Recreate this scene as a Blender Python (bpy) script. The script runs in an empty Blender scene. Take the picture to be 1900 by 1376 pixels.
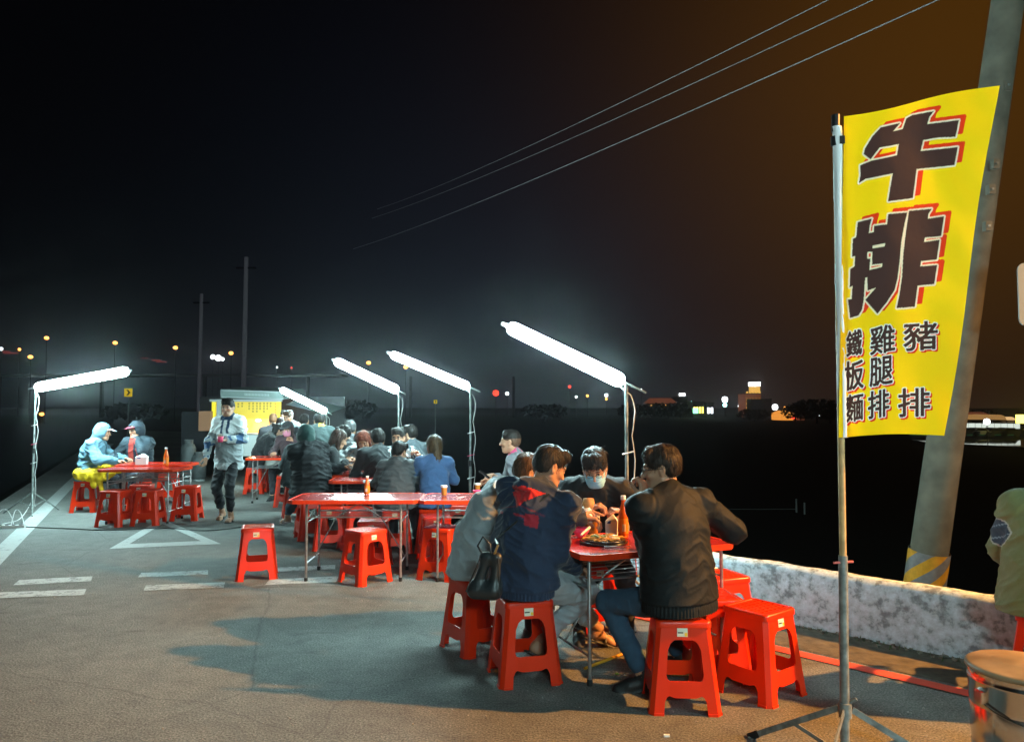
import bpy, bmesh, math, random
import numpy as np
from math import pi, sin, cos, radians as R, sqrt, atan2
from mathutils import Vector, Matrix
from mathutils.geometry import tessellate_polygon

random.seed(7); np.random.seed(7)
scene = bpy.context.scene
COL = scene.collection

# ---------------------------------------------------------------- camera
F = 1400.0; CW, CH = 1900, 1376
CAMZ = 1.55; PITCH = math.atan((755-688)/F)
cam_d = bpy.data.cameras.new('camera'); cam = bpy.data.objects.new('camera', cam_d); COL.objects.link(cam)
cam_d.sensor_fit = 'HORIZONTAL'; cam_d.sensor_width = 36; cam_d.lens = 36*F/CW
cam_d.clip_start = .05; cam_d.clip_end = 4000
cam.location = (0, 0, CAMZ); cam.rotation_euler = (pi/2+PITCH, 0, 0)
scene.camera = cam

# ---------------------------------------------------------------- night sky
w = bpy.data.worlds.new('World'); scene.world = w; w.use_nodes = True
nt = w.node_tree; nt.nodes.clear()
def nn(t, **k):
    n = nt.nodes.new(t)
    for a, b in k.items(): setattr(n, a, b)
    return n
out = nn('ShaderNodeOutputWorld'); bg = nn('ShaderNodeBackground'); nt.links.new(bg.outputs[0], out.inputs[0])
tc = nn('ShaderNodeTexCoord')
def wmath(op, a, b=None, c=None, clamp=False):
    n = nn('ShaderNodeMath', operation=op); n.use_clamp = clamp
    for i, v in enumerate((a, b, c)):
        if v is None: continue
        if isinstance(v, (int, float)): n.inputs[i].default_value = v
        else: nt.links.new(v, n.inputs[i])
    return n.outputs[0]
def glow(d, power):
    n = nn('ShaderNodeVectorMath', operation='DOT_PRODUCT')
    nt.links.new(tc.outputs['Generated'], n.inputs[0]); n.inputs[1].default_value = Vector(d).normalized()
    return wmath('POWER', wmath('MAXIMUM', n.outputs['Value'], 0.0), power)
def wmix(fac, base, col):
    m = nn('ShaderNodeMix', data_type='RGBA', blend_type='ADD', clamp_factor=False)
    nt.links.new(fac, m.inputs[0])
    if isinstance(base, tuple): m.inputs[6].default_value = (*base, 1)
    else: nt.links.new(base, m.inputs[6])
    m.inputs[7].default_value = (*col, 1)
    return m.outputs[2]
g1 = glow((.62, 1.0, .50), 20.0)       # sodium glow hanging in the mist above the road on the right
g2 = glow((.02, 1.0, .10), 16.0)       # blue grey mist low over the fields
g3 = glow((.66, 1.0, .05), 20.0)
sep = nn('ShaderNodeSeparateXYZ'); nt.links.new(tc.outputs['Generated'], sep.inputs[0])
hz = wmath('POWER', wmath('SUBTRACT', 1.0, wmath('ABSOLUTE', sep.outputs[2]), clamp=True), 9.0)
c = wmix(g1, (.0006, .0006, .0010), (.058, .0215, .0010))
c = wmix(g2, c, (.0050, .0064, .0115))
c = wmix(g3, c, (.011, .0055, .0015))
c = wmix(hz, c, (.0012, .0014, .0024))
nt.links.new(c, bg.inputs[0]); bg.inputs[1].default_value = .48
scene.view_settings.view_transform = 'Standard'; scene.view_settings.look = 'None'
scene.view_settings.exposure = 1.0; scene.view_settings.gamma = 1
scene.render.engine = 'CYCLES'
scene.cycles.use_denoising = True
scene.cycles.max_bounces = 6; scene.cycles.sample_clamp_indirect = 4

# ---------------------------------------------------------------- where things stand
def ray(px, py):
    u, v = (px-950)/F, (688-py)/F
    return Vector((u, cos(PITCH)-v*sin(PITCH), v*cos(PITCH)+sin(PITCH)))
def G(px, py, z=0.0):
    d = ray(px, py); t = (z-CAMZ)/d.z
    return Vector((d.x*t, d.y*t, z))
def at(px, py, Y):
    d = ray(px, py); t = Y/d.y
    return Vector((d.x*t, Y, CAMZ+d.z*t))

# ---------------------------------------------------------------- materials
def new_mat(name):
    m = bpy.data.materials.new(name); m.use_nodes = True
    return m, m.node_tree, m.node_tree.nodes['Principled BSDF']
def L(t, a, b): t.links.new(a, b)
def simple(name, col, rough=.5, metal=0, spec=.5, emit=None, bump=None, var=0, coat=0, scale=8, sheen=0, trans=0, ior=1.45):
    m, t, p = new_mat(name)
    p.inputs['Base Color'].default_value = (*col, 1)
    p.inputs['Roughness'].default_value = rough; p.inputs['Metallic'].default_value = metal
    p.inputs['Specular IOR Level'].default_value = spec
    p.inputs['Coat Weight'].default_value = coat
    p.inputs['Sheen Weight'].default_value = sheen
    p.inputs['Transmission Weight'].default_value = trans; p.inputs['IOR'].default_value = ior
    if emit:
        p.inputs['Emission Color'].default_value = (*emit[0], 1); p.inputs['Emission Strength'].default_value = emit[1]
    if var or bump:
        tcn = t.nodes.new('ShaderNodeTexCoord')
        n = t.nodes.new('ShaderNodeTexNoise'); n.inputs['Scale'].default_value = scale; n.inputs['Detail'].default_value = 7
        L(t, tcn.outputs['Object'], n.inputs['Vector'])
        if var:
            r = t.nodes.new('ShaderNodeValToRGB'); e = r.color_ramp.elements
            e[0].position = .3; e[1].position = .7
            e[0].color = (*[x*(1-var) for x in col], 1); e[1].color = (*[min(1, x*(1+var*.6)) for x in col], 1)
            L(t, n.outputs['Fac'], r.inputs[0]); L(t, r.outputs[0], p.inputs['Base Color'])
            mr = t.nodes.new('ShaderNodeMapRange'); mr.inputs[3].default_value = max(.05, rough-.12); mr.inputs[4].default_value = min(1, rough+.15)
            L(t, n.outputs['Fac'], mr.inputs[0]); L(t, mr.outputs[0], p.inputs['Roughness'])
        if bump:
            b = t.nodes.new('ShaderNodeBump'); b.inputs['Strength'].default_value = bump; b.inputs['Distance'].default_value = .01
            L(t, n.outputs['Fac'], b.inputs['Height']); L(t, b.outputs[0], p.inputs['Normal'])
    return m
def glowing(name, col, s): return simple(name, (.02, .02, .02), emit=(col, s))

def ramp_node(t, fac, stops):
    r = t.nodes.new('ShaderNodeValToRGB'); cr = r.color_ramp
    while len(cr.elements) < len(stops): cr.elements.new(.5)
    for e, (pos, c) in zip(cr.elements, stops): e.position = pos; e.color = (*c, 1)
    L(t, fac, r.inputs[0]); return r.outputs[0]
def noise_node(t, vec, scale, detail=6, rough=.6):
    n = t.nodes.new('ShaderNodeTexNoise'); n.inputs['Scale'].default_value = scale
    n.inputs['Detail'].default_value = detail; n.inputs['Roughness'].default_value = rough
    L(t, vec, n.inputs['Vector']); return n.outputs['Fac']
def mixc(t, fac, a, b, mode='MIX'):
    m = t.nodes.new('ShaderNodeMix'); m.data_type = 'RGBA'; m.blend_type = mode
    if isinstance(fac, (int, float)): m.inputs[0].default_value = fac
    else: L(t, fac, m.inputs[0])
    for i, v in ((6, a), (7, b)):
        if isinstance(v, tuple): m.inputs[i].default_value = (*v, 1)
        else: L(t, v, m.inputs[i])
    return m.outputs[2]

def asphalt():
    m, t, p = new_mat('asphalt')
    v = t.nodes.new('ShaderNodeTexCoord').outputs['Object']
    big = noise_node(t, v, .55, 5); fine = noise_node(t, v, 95, 3, .7); mid = noise_node(t, v, 7, 6, .65)
    vo = t.nodes.new('ShaderNodeTexVoronoi'); vo.inputs['Scale'].default_value = 70; L(t, v, vo.inputs['Vector'])
    base = ramp_node(t, big, [(.3, (.090, .094, .090)), (.7, (.150, .152, .142))])
    base = mixc(t, .75, base, ramp_node(t, mid, [(.25, (.6, .6, .6)), (.75, (1.25, 1.25, 1.22))]), 'MULTIPLY')
    base = mixc(t, .9, base, ramp_node(t, fine, [(.32, (.30, .30, .30)), (.5, (1, 1, 1)), (.68, (2.0, 1.95, 1.85))]), 'MULTIPLY')
    sp = noise_node(t, v, 38, 2, .5)
    base = mixc(t, ramp_node(t, sp, [(.74, (0, 0, 0)), (.78, (1, 1, 1))]), base, (.36, .35, .32))
    dk = noise_node(t, v, 2.6, 8, .75)
    base = mixc(t, ramp_node(t, dk, [(.58, (0, 0, 0)), (.70, (.6, .6, .6))]), base, (.040, .040, .040))
    wv = t.nodes.new('ShaderNodeTexVoronoi'); wv.feature = 'DISTANCE_TO_EDGE'; wv.inputs['Scale'].default_value = .42
    dm = t.nodes.new('ShaderNodeMix'); dm.data_type = 'RGBA'; dm.inputs[0].default_value = .12; L(t, v, dm.inputs[6])
    nz = t.nodes.new('ShaderNodeTexNoise'); nz.inputs['Scale'].default_value = 2.2; nz.inputs['Detail'].default_value = 8; L(t, v, nz.inputs['Vector']); L(t, nz.outputs['Color'], dm.inputs[7]); L(t, dm.outputs[2], wv.inputs['Vector'])
    base = mixc(t, ramp_node(t, wv.outputs['Distance'], [(0, (.38, .38, .38)), (.004, (.0, .0, .0))]), base, (.025, .025, .024))
    mp = t.nodes.new('ShaderNodeMapping'); mp.inputs['Scale'].default_value = (.5, 2.2, 1); mp.inputs['Rotation'].default_value = (0, 0, .5); L(t, v, mp.inputs[0])
    base = mixc(t, ramp_node(t, noise_node(t, mp.outputs[0], 1.6, 9, .7), [(.60, (0, 0, 0)), (.66, (.55, .55, .55))]), base, (.045, .042, .038))
    L(t, base, p.inputs['Base Color'])
    p.inputs['Roughness'].default_value = .82; p.inputs['Specular IOR Level'].default_value = .35
    b = t.nodes.new('ShaderNodeBump'); b.inputs['Strength'].default_value = .40; b.inputs['Distance'].default_value = .005
    h = t.nodes.new('ShaderNodeMath'); h.operation = 'ADD'; L(t, fine, h.inputs[0]); L(t, vo.outputs['Distance'], h.inputs[1])
    L(t, h.outputs[0], b.inputs['Height']); L(t, b.outputs[0], p.inputs['Normal'])
    return m
def worn_paint(name, col, under, thr=.36):
    m, t, p = new_mat(name)
    v = t.nodes.new('ShaderNodeTexCoord').outputs['Object']
    n = noise_node(t, v, 9, 9, .75); f = noise_node(t, v, 60, 3, .7)
    k = mixc(t, .35, n, f)
    c = mixc(t, ramp_node(t, k, [(thr, (0, 0, 0)), (thr+.09, (1, 1, 1))]), under, col)
    L(t, c, p.inputs['Base Color']); p.inputs['Roughness'].default_value = .7
    b = t.nodes.new('ShaderNodeBump'); b.inputs['Strength'].default_value = .4; b.inputs['Distance'].default_value = .004
    L(t, f, b.inputs['Height']); L(t, b.outputs[0], p.inputs['Normal'])
    return m
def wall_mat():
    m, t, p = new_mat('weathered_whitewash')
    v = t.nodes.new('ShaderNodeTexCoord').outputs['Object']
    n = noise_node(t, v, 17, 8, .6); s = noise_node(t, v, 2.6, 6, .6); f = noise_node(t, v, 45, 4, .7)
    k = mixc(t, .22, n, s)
    c = ramp_node(t, k, [(.39, (.19, .23, .25)), (.45, (.30, .37, .40)), (.485, (.42, .52, .57)), (.62, (.56, .68, .75))])  # blue in every tone is the tubes' cast put into the whitewash
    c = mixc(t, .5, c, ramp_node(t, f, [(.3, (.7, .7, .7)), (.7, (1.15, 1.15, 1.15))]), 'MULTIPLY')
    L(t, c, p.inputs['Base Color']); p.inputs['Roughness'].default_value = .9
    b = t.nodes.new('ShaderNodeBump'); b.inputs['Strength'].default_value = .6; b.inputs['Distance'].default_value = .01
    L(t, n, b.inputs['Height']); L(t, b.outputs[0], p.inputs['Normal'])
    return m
def col_mat(name, rough, sheen=0, bump=.25, scale=260, coarse=22, spec=.4, wr=.35):
    """material that takes its dye from the mesh's Col attribute"""
    m, t, p = new_mat(name)
    a = t.nodes.new('ShaderNodeAttribute'); a.attribute_name = 'Col'
    v = t.nodes.new('ShaderNodeTexCoord').outputs['Object']
    n = noise_node(t, v, scale, 2, .5); k = noise_node(t, v, coarse, 5, .6)
    c = mixc(t, .5, a.outputs['Color'], ramp_node(t, k, [(.25, (.8, .8, .8)), (.75, (1.15, 1.15, 1.15))]), 'MULTIPLY')
    L(t, c, p.inputs['Base Color']); p.inputs['Roughness'].default_value = rough
    p.inputs['Sheen Weight'].default_value = sheen; p.inputs['Specular IOR Level'].default_value = spec
    b = t.nodes.new('ShaderNodeBump'); b.inputs['Strength'].default_value = bump; b.inputs['Distance'].default_value = .002
    L(t, n, b.inputs['Height'])
    b2 = t.nodes.new('ShaderNodeBump'); b2.inputs['Strength'].default_value = wr; b2.inputs['Distance'].default_value = .012
    L(t, k, b2.inputs['Height']); L(t, b.outputs[0], b2.inputs['Normal']); L(t, b2.outputs[0], p.inputs['Normal'])
    return m
def skin_mat():
    m, t, p = new_mat('skin')
    a = t.nodes.new('ShaderNodeAttribute'); a.attribute_name = 'Col'
    L(t, a.outputs['Color'], p.inputs['Base Color']); p.inputs['Roughness'].default_value = .5
    p.inputs['Subsurface Weight'].default_value = .12; p.inputs['Subsurface Radius'].default_value = (.012, .004, .002)
    v = t.nodes.new('ShaderNodeTexCoord').outputs['Object']
    b = t.nodes.new('ShaderNodeBump'); b.inputs['Strength'].default_value = .12; b.inputs['Distance'].default_value = .002
    L(t, noise_node(t, v, 160, 3), b.inputs['Height']); L(t, b.outputs[0], p.inputs['Normal'])
    return m
def hair_mat():
    m, t, p = new_mat('hair')
    a = t.nodes.new('ShaderNodeAttribute'); a.attribute_name = 'Col'
    tcn = t.nodes.new('ShaderNodeTexCoord'); mp = t.nodes.new('ShaderNodeMapping')
    mp.inputs['Scale'].default_value = (1, 1, .18); L(t, tcn.outputs['Object'], mp.inputs[0])
    n = noise_node(t, mp.outputs[0], 120, 4, .6)
    L(t, mixc(t, .8, a.outputs['Color'], ramp_node(t, n, [(.3, (.4, .4, .4)), (.7, (1.6, 1.5, 1.4))]), 'MULTIPLY'), p.inputs['Base Color'])
    p.inputs['Roughness'].default_value = .5; p.inputs['Specular IOR Level'].default_value = .22
    b = t.nodes.new('ShaderNodeBump'); b.inputs['Strength'].default_value = .9; b.inputs['Distance'].default_value = .006
    L(t, n, b.inputs['Height']); L(t, b.outputs[0], p.inputs['Normal'])
    return m
M = dict(
    asphalt=asphalt(),
    white_line=worn_paint('white_road_paint', (.33, .35, .34), (.11, .11, .105), .37),
    white_worn=worn_paint('worn_road_paint', (.36, .38, .37), (.11, .11, .105), .42),
    red_line=worn_paint('red_road_paint', (.55, .055, .03), (.10, .09, .08), .30),
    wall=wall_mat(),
    gutter=simple('gutter_concrete', (.085, .075, .055), .9, var=.5, bump=.6, scale=14),
    field=simple('dark_field', (.006, .007, .006), .95, spec=.1, var=.5, scale=.4),
    verge=simple('grass_verge', (.010, .013, .008), .95, spec=.1, var=.5, bump=1, scale=12),
    plastic=simple('red_plastic', (.70, .026, .002), .30, spec=.5, var=.08, scale=5, bump=.03),
    table_top=simple('red_table_laminate', (.38, .017, .010), .22, spec=.6, var=.18, scale=6),
    table_edge=simple('orange_red_edging', (.70, .040, .004), .35),
    steel=simple('steel_tube', (.42, .42, .42), .38, metal=.85, var=.3, scale=30),
    galv=simple('galvanised_pipe', (.24, .26, .25), .55, metal=.5, var=.45, scale=25, bump=.15),
    chrome=simple('stainless_steel', (.62, .60, .57), .16, metal=1, var=.15, scale=7, bump=.12),
    black_rubber=simple('black_rubber', (.012, .012, .012), .6),
    black=simple('black_plastic', (.015, .015, .015), .4),
    white_plastic=simple('white_plastic', (.75, .75, .74), .4),
    paper=simple('white_paper', (.78, .78, .76), .8),
    blue_print=simple('blue_print', (.03, .10, .42), .6),
    sticker=simple('price_sticker', (.66, .62, .50), .45),
    yellow_sticker=simple('yellow_sticker_print', (.75, .50, .03), .45),
    pink=simple('pink_plastic', (.80, .06, .16), .35),
    tube=glowing('lit_led_tube', (.58, .90, .92), 140.0),
    white_cable=simple('grey_cable', (.42, .42, .40), .6),
    red_cable=simple('red_cable', (.55, .03, .02), .5),
    black_cable=simple('black_cable', (.02, .02, .02), .5),
    concrete=simple('pole_concrete', (.135, .125, .095), .88, var=.35, bump=.35, scale=6),
    pole_yellow=simple('pole_yellow_band', (.62, .30, .02), .6, var=.25, scale=14),
    pole_grey=simple('pole_grey_band', (.19, .19, .20), .7, var=.3, scale=14),
    wood=simple('bamboo_pole', (.50, .31, .13), .6, var=.35, scale=18),
    white_cloth=simple('white_cloth_sleeve', (.70, .70, .70), .8, bump=.2),
    sauce=simple('orange_chilli_sauce', (.72, .11, .006), .18, spec=.6, var=.25, scale=40),
    sauce_label=simple('orange_label', (.80, .23, .01), .4),
    glass=simple('bottle_glass', (.85, .86, .84), .05, trans=.9),
    amber=simple('amber_liquid', (.42, .16, .03), .1, spec=.6),
    soy=simple('soy_sauce', (.012, .006, .004), .08, spec=.7),
    label_white=simple('printed_label', (.62, .58, .62), .5, var=.35, scale=60),
    noodles=simple('fried_noodles', (.72, .40, .08), .4, var=.3, scale=60),
    greens=simple('greens', (.12, .22, .04), .5),
    egg=simple('egg_white', (.8, .78, .70), .35),
    plate=simple('black_iron_plate', (.02, .02, .022), .25, spec=.6),
    leather=simple('black_leather', (.018, .022, .024), .38, spec=.6, bump=.25, scale=50),
    brass=simple('brass_clasp', (.6, .42, .18), .3, metal=1),
    green_grey=simple('green_grey_panel', (.13, .17, .16), .5),
    dark_metal=simple('dark_van_paint', (.012, .013, .016), .45, spec=.3),
    grey_metal=simple('grey_van_paint', (.30, .32, .32), .5),
    text_dark=simple('dark_lettering', (.07, .10, .09), .6),
    text_pale=simple('pale_lettering', (.35, .40, .38), .6),
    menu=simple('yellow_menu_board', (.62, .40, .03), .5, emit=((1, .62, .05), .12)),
    menu_text=simple('menu_lettering', (.10, .07, .01), .6),
    menu_red=simple('menu_red_lettering', (.7, .2, .02), .6),
    warm_lamp=glowing('warm_counter_lamp', (1, .70, .32), 5.0),
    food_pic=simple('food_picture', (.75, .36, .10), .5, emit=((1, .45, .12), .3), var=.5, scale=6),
    white_counter=simple('white_counter_panel', (.72, .74, .72), .45),
    sign_yellow=simple('yellow_sign_face', (.75, .52, .02), .5, emit=((1, .75, .02), .18)),
    sign_back=simple('grey_sign_back', (.20, .24, .25), .6, var=.1),
    wood_lid=simple('tan_lid', (.22, .15, .08), .5, var=.35, scale=9, bump=.1),
    far_dark=simple('far_dark_block', (.010, .010, .012), .9, spec=.1),
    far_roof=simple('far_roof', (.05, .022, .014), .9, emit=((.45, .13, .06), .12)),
    foliage=simple('far_foliage', (.010, .014, .008), .95, spec=.1),
    tyre=simple('tyre', (.012, .012, .012), .8),
    car=simple('parked_car_paint', (.03, .03, .03), .25, spec=.5),
    leaf=simple('leaf_green', (.05, .09, .03), .6),
    window_dark=simple('window_dark', (.01, .012, .015), .15),
    l_orange=glowing('sodium_lamp', (1, .36, .06), 3.2), l_white=glowing('white_lamp', (.9, .97, 1), 3),
    l_cyan=glowing('cyan_lamp', (.35, .95, .9), 5), l_red=glowing('red_lamp', (1, .04, .02), 1.6),
    l_yellow=glowing('yellow_lit_windows', (1, .55, .10), .45), l_green=glowing('green_lamp', (.2, .9, .4), 2),
    l_yelsign=glowing('yellow_lit_sign', (1, .86, .12), 2.2), l_greenhouse=glowing('lit_greenhouse_pane', (.80, .90, .80), .45),
    l_dome=glowing('lit_orange_dome', (1, .52, .16), .16), l_domeb=glowing('lit_orange_dome_bright', (1, .62, .26), .4),
    cloth=col_mat('cloth', .85, sheen=.15), nylon=col_mat('nylon', .70, spec=.22, bump=.08, wr=.25),
    denim=col_mat('denim', .9, scale=420, bump=.4), fur=col_mat('fur_trim', .9, bump=1, scale=140, wr=1),
    shoe=col_mat('shoe', .55, bump=.15), skin=skin_mat(), hair=hair_mat(), maskm=col_mat('mask_paper', .8, bump=.1),
)

# ---------------------------------------------------------------- mesh helpers
class MB:
    def __init__(s): s.v = []; s.f = []; s.mi = []; s.sm = []; s.cur = 0; s.smooth = False
    def add(s, vs, fs):
        o = len(s.v); s.v += [tuple(x) for x in vs]
        for f in fs: s.f.append([i+o for i in f]); s.mi.append(s.cur); s.sm.append(s.smooth)
        return s
    def box(s, c, d, rz=0, mat=None):
        x, y, z = [q/2 for q in d]; c = Vector(c)
        vs = [Vector((a*x, b*y, e*z)) for e in (-1, 1) for b in (-1, 1) for a in (-1, 1)]
        rm = mat or Matrix.Rotation(rz, 3, 'Z')
        return s.add([c+rm@v for v in vs], [(0, 2, 3, 1), (4, 5, 7, 6), (0, 1, 5, 4), (2, 6, 7, 3), (0, 4, 6, 2), (1, 3, 7, 5)])
    def tube(s, pts, r, n=8, caps=True, r2=None):
        pts = [Vector(p) for p in pts]; rings = []; up = None
        for i, p in enumerate(pts):
            d = (pts[min(i+1, len(pts)-1)]-pts[max(i-1, 0)]).normalized()
            if up is None: up = Vector((0, 0, 1)) if abs(d.z) < .9 else Vector((1, 0, 0))
            a = d.cross(up).normalized(); b = a.cross(d).normalized(); up = b
            q = r if r2 is None else r+(r2-r)*i/(len(pts)-1)
            rings.append([p+a*q*cos(2*pi*k/n)+b*q*sin(2*pi*k/n) for k in range(n)])
        vs = [v for rg in rings for v in rg]; fs = []
        for i in range(len(pts)-1):
            for k in range(n): fs.append((i*n+k, i*n+(k+1) % n, (i+1)*n+(k+1) % n, (i+1)*n+k))
        sm = s.smooth; s.smooth = True; s.add(vs, fs); s.smooth = sm
        if caps:
            s.add(rings[0], [tuple(range(n))[::-1]]); s.add(rings[-1], [tuple(range(n))])
        return s
    def lathe(s, prof, n=20, c=(0, 0, 0), smooth=True):
        c = Vector(c); vs = [c+Vector((r*cos(2*pi*k/n), r*sin(2*pi*k/n), z)) for r, z in prof for k in range(n)]; fs = []
        for i in range(len(prof)-1):
            for k in range(n): fs.append((i*n+k, i*n+(k+1) % n, (i+1)*n+(k+1) % n, (i+1)*n+k))
        sm = s.smooth; s.smooth = smooth; s.add(vs, fs); s.smooth = sm
        return s
    def prism(s, poly, holes, to3, th):
        """2-D polygon with holes, mapped by to3(u, v, w), w from 0 to th"""
        loops = [poly]+list(holes)
        tris = tessellate_polygon([[Vector((x, y, 0)) for x, y in l] for l in loops])
        flat = [p for l in loops for p in l]; n = len(flat)
        vs = [to3(x, y, 0) for x, y in flat]+[to3(x, y, th) for x, y in flat]
        fs = []
        for a, b, c in tris: fs.append((a, b, c)); fs.append((c+n, b+n, a+n))
        o = 0
        for l in loops:
            m = len(l)
            for i in range(m):
                a, b = o+i, o+(i+1) % m
                fs.append((a, b, b+n, a+n))
            o += m
        return s.add(vs, fs)
    def mesh(s, name, mats, fix=True):
        me = bpy.data.meshes.new(name); me.from_pydata(s.v, [], s.f)
        for m in (mats if isinstance(mats, (list, tuple)) else [mats]): me.materials.append(m)
        me.polygons.foreach_set('material_index', s.mi); me.polygons.foreach_set('use_smooth', s.sm)
        if fix:
            bm = bmesh.new(); bm.from_mesh(me); bmesh.ops.recalc_face_normals(bm, faces=bm.faces); bm.to_mesh(me); bm.free()
        return me
    def build(s, name, mats, parent=None, fix=True): return link(name, s.mesh(name, mats, fix), parent)
def link(name, data, parent=None, loc=None):
    o = bpy.data.objects.new(name, data); COL.objects.link(o)
    if parent is not None: o.parent = parent
    if loc is not None: o.location = loc
    return o
def tag(o, label=None, cat=None, group=None, kind=None):
    if label: o['label'] = label
    if cat: o['category'] = cat
    if group: o['group'] = group
    if kind: o['kind'] = kind
    return o
def empty(name, loc=(0, 0, 0), rz=0, label=None, cat=None, group=None):
    o = bpy.data.objects.new(name, None); COL.objects.link(o); o.location = loc; o.rotation_euler = (0, 0, rz)
    o.empty_display_size = .1
    return tag(o, label, cat, group)
KIDS = {}
def copy_tree(o, parent=None):
    c = o.copy(); COL.objects.link(c)
    if parent is not None: c.parent = parent
    for ch in [x for x in COL.objects if x.parent == o]: copy_tree(ch, c)
    return c
def sheet(name, pts, m, z=None, parent=None, kind='structure', mat_th=0):
    b = MB()
    pts = [Vector((p[0], p[1], z if z is not None else p[2])) for p in pts]
    b.add(pts, [tuple(range(len(pts)))]); me = b.mesh(name, m, False)
    if me.polygons[0].normal.z < 0: me.flip_normals()
    o = link(name, me, parent)
    if kind: o['kind'] = kind
    return o
HAZE = .00065
# ---------------------------------------------------------------- ground
VD = Vector((-.434, .901))                       # direction of the road
P0 = G(1112, 1084)                               # where the white wall starts
edge_pts = [P0.xy+VD*t for t in (0, 3, 8, 20, 45)]
WD = Vector((.712, -.702)).normalized()          # direction of the wall
W0 = Vector((P0.x, P0.y)); W1 = W0+WD*8.5
left0 = G(62, 963).xy
LE = [left0+VD*t for t in (-16, -8, 0, 8, 20, 45)]
road = [(-30, -12), (14, -12), tuple(W1+Vector((1, 0))), tuple(W1)]+[tuple(W0)]+[tuple(p) for p in edge_pts[1:]]
side = Vector((-VD.y, VD.x))
if side.x > 0: side = -side
farl = [tuple(p+side*.75) for p in reversed(LE)]
sheet('road', road+farl, M['asphalt'], 0.0)
# fields and verge, lower than the road
sheet('ground', [(-1500, -300), (1500, -300), (1500, 2500), (-1500, 2500)], M['field'], -1.75)
def slope(name, pts, dirv, m, w=2.6, drop=1.74):
    b = MB(); n = len(pts); rng = random.Random(3); rows = 7
    for j in range(rows):
        for p in pts:
            f = j/(rows-1)
            b.v.append((p[0]+dirv[0]*w*f, p[1]+dirv[1]*w*f, -.012-drop*f**1.2+(rng.uniform(-.05, .02) if 0 < j < rows-1 else 0)))
    fs = [(j*n+i, j*n+i+1, (j+1)*n+i+1, (j+1)*n+i) for j in range(rows-1) for i in range(n-1)]
    b.f = fs; b.mi = [0]*len(fs); b.sm = [True]*len(fs)
    o = b.build(name, m); o['kind'] = 'structure'; return o
def dense(pts, k=10):
    r = []
    for a, c in zip(pts, pts[1:]):
        r += [tuple(Vector(a).lerp(Vector(c), i/k)) for i in range(k)]
    return r+[tuple(pts[-1])]
slope('bank', dense([p+side*.74 for p in LE]), side, M['verge'])
slope('bank', dense(edge_pts), -side, M['verge'])
slope('bank', dense([W0, W1]), (.702, .712), M['verge'])

def mark(name, quads, m, z=.004, label=None):
    for i, q in enumerate(quads):
        o = sheet(name, [G(*p) for p in q], M[m], z)
# left edge line
a = G(62, 966).xy; hw = .10
pts = []
for sgn in (-1, 1):
    for t in ((-9, 24) if sgn < 0 else (24, -9)): pts.append((a+VD*t+side*hw*sgn))
sheet('road_marking', pts, M['white_line'], .004)
# triangle outline (give-way sign painted on the asphalt)
A, B, C = G(203, 1018).xy, G(410, 1009).xy, G(300, 962).xy
cen = (A+B+C)/3
def inset(p, k): return cen+(p-cen)*k
b = MB(); o3 = [A, B, C]; i3 = [inset(A, .66), inset(B, .66), inset(C, .66)]
b.add([(p.x, p.y, .004) for p in o3+i3], [(0, 1, 4, 3), (1, 2, 5, 4), (2, 0, 3, 5)])
o = b.build('road_marking', M['white_line'], fix=False); o['kind'] = 'structure'
if o.data.polygons[0].normal.z < 0: o.data.flip_normals()
mark('road_marking', [[(24, 1086), (36, 1076), (172, 1069), (169, 1078)], [(256, 1071), (262, 1063), (386, 1058), (386, 1066)],
                      [(508, 1061), (512, 1053), (622, 1048), (622, 1056)],
                      [(-60, 1112), (-50, 1101), (160, 1093), (156, 1104)], [(266, 1096), (271, 1086), (418, 1080), (415, 1090)],
                      [(492, 1085), (500, 1075), (628, 1069), (624, 1080)]], 'white_worn')
# red no-parking line beside the wall, gutter strip
off = Vector((-.702, -.712)).normalized()
def strip(name, d0, d1, z, m, t0=0.2, t1=8.5):
    q = [W0+WD*t0-Vector((0, 0))+off*d0, W0+WD*t1+off*d0, W0+WD*t1+off*d1, W0+WD*t0+off*d1]
    return sheet(name, q, m, z)
strip('gutter', .0, .50, .004, M['gutter'])
strip('road_marking', .545, .65, .006, M['red_line'])

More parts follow.
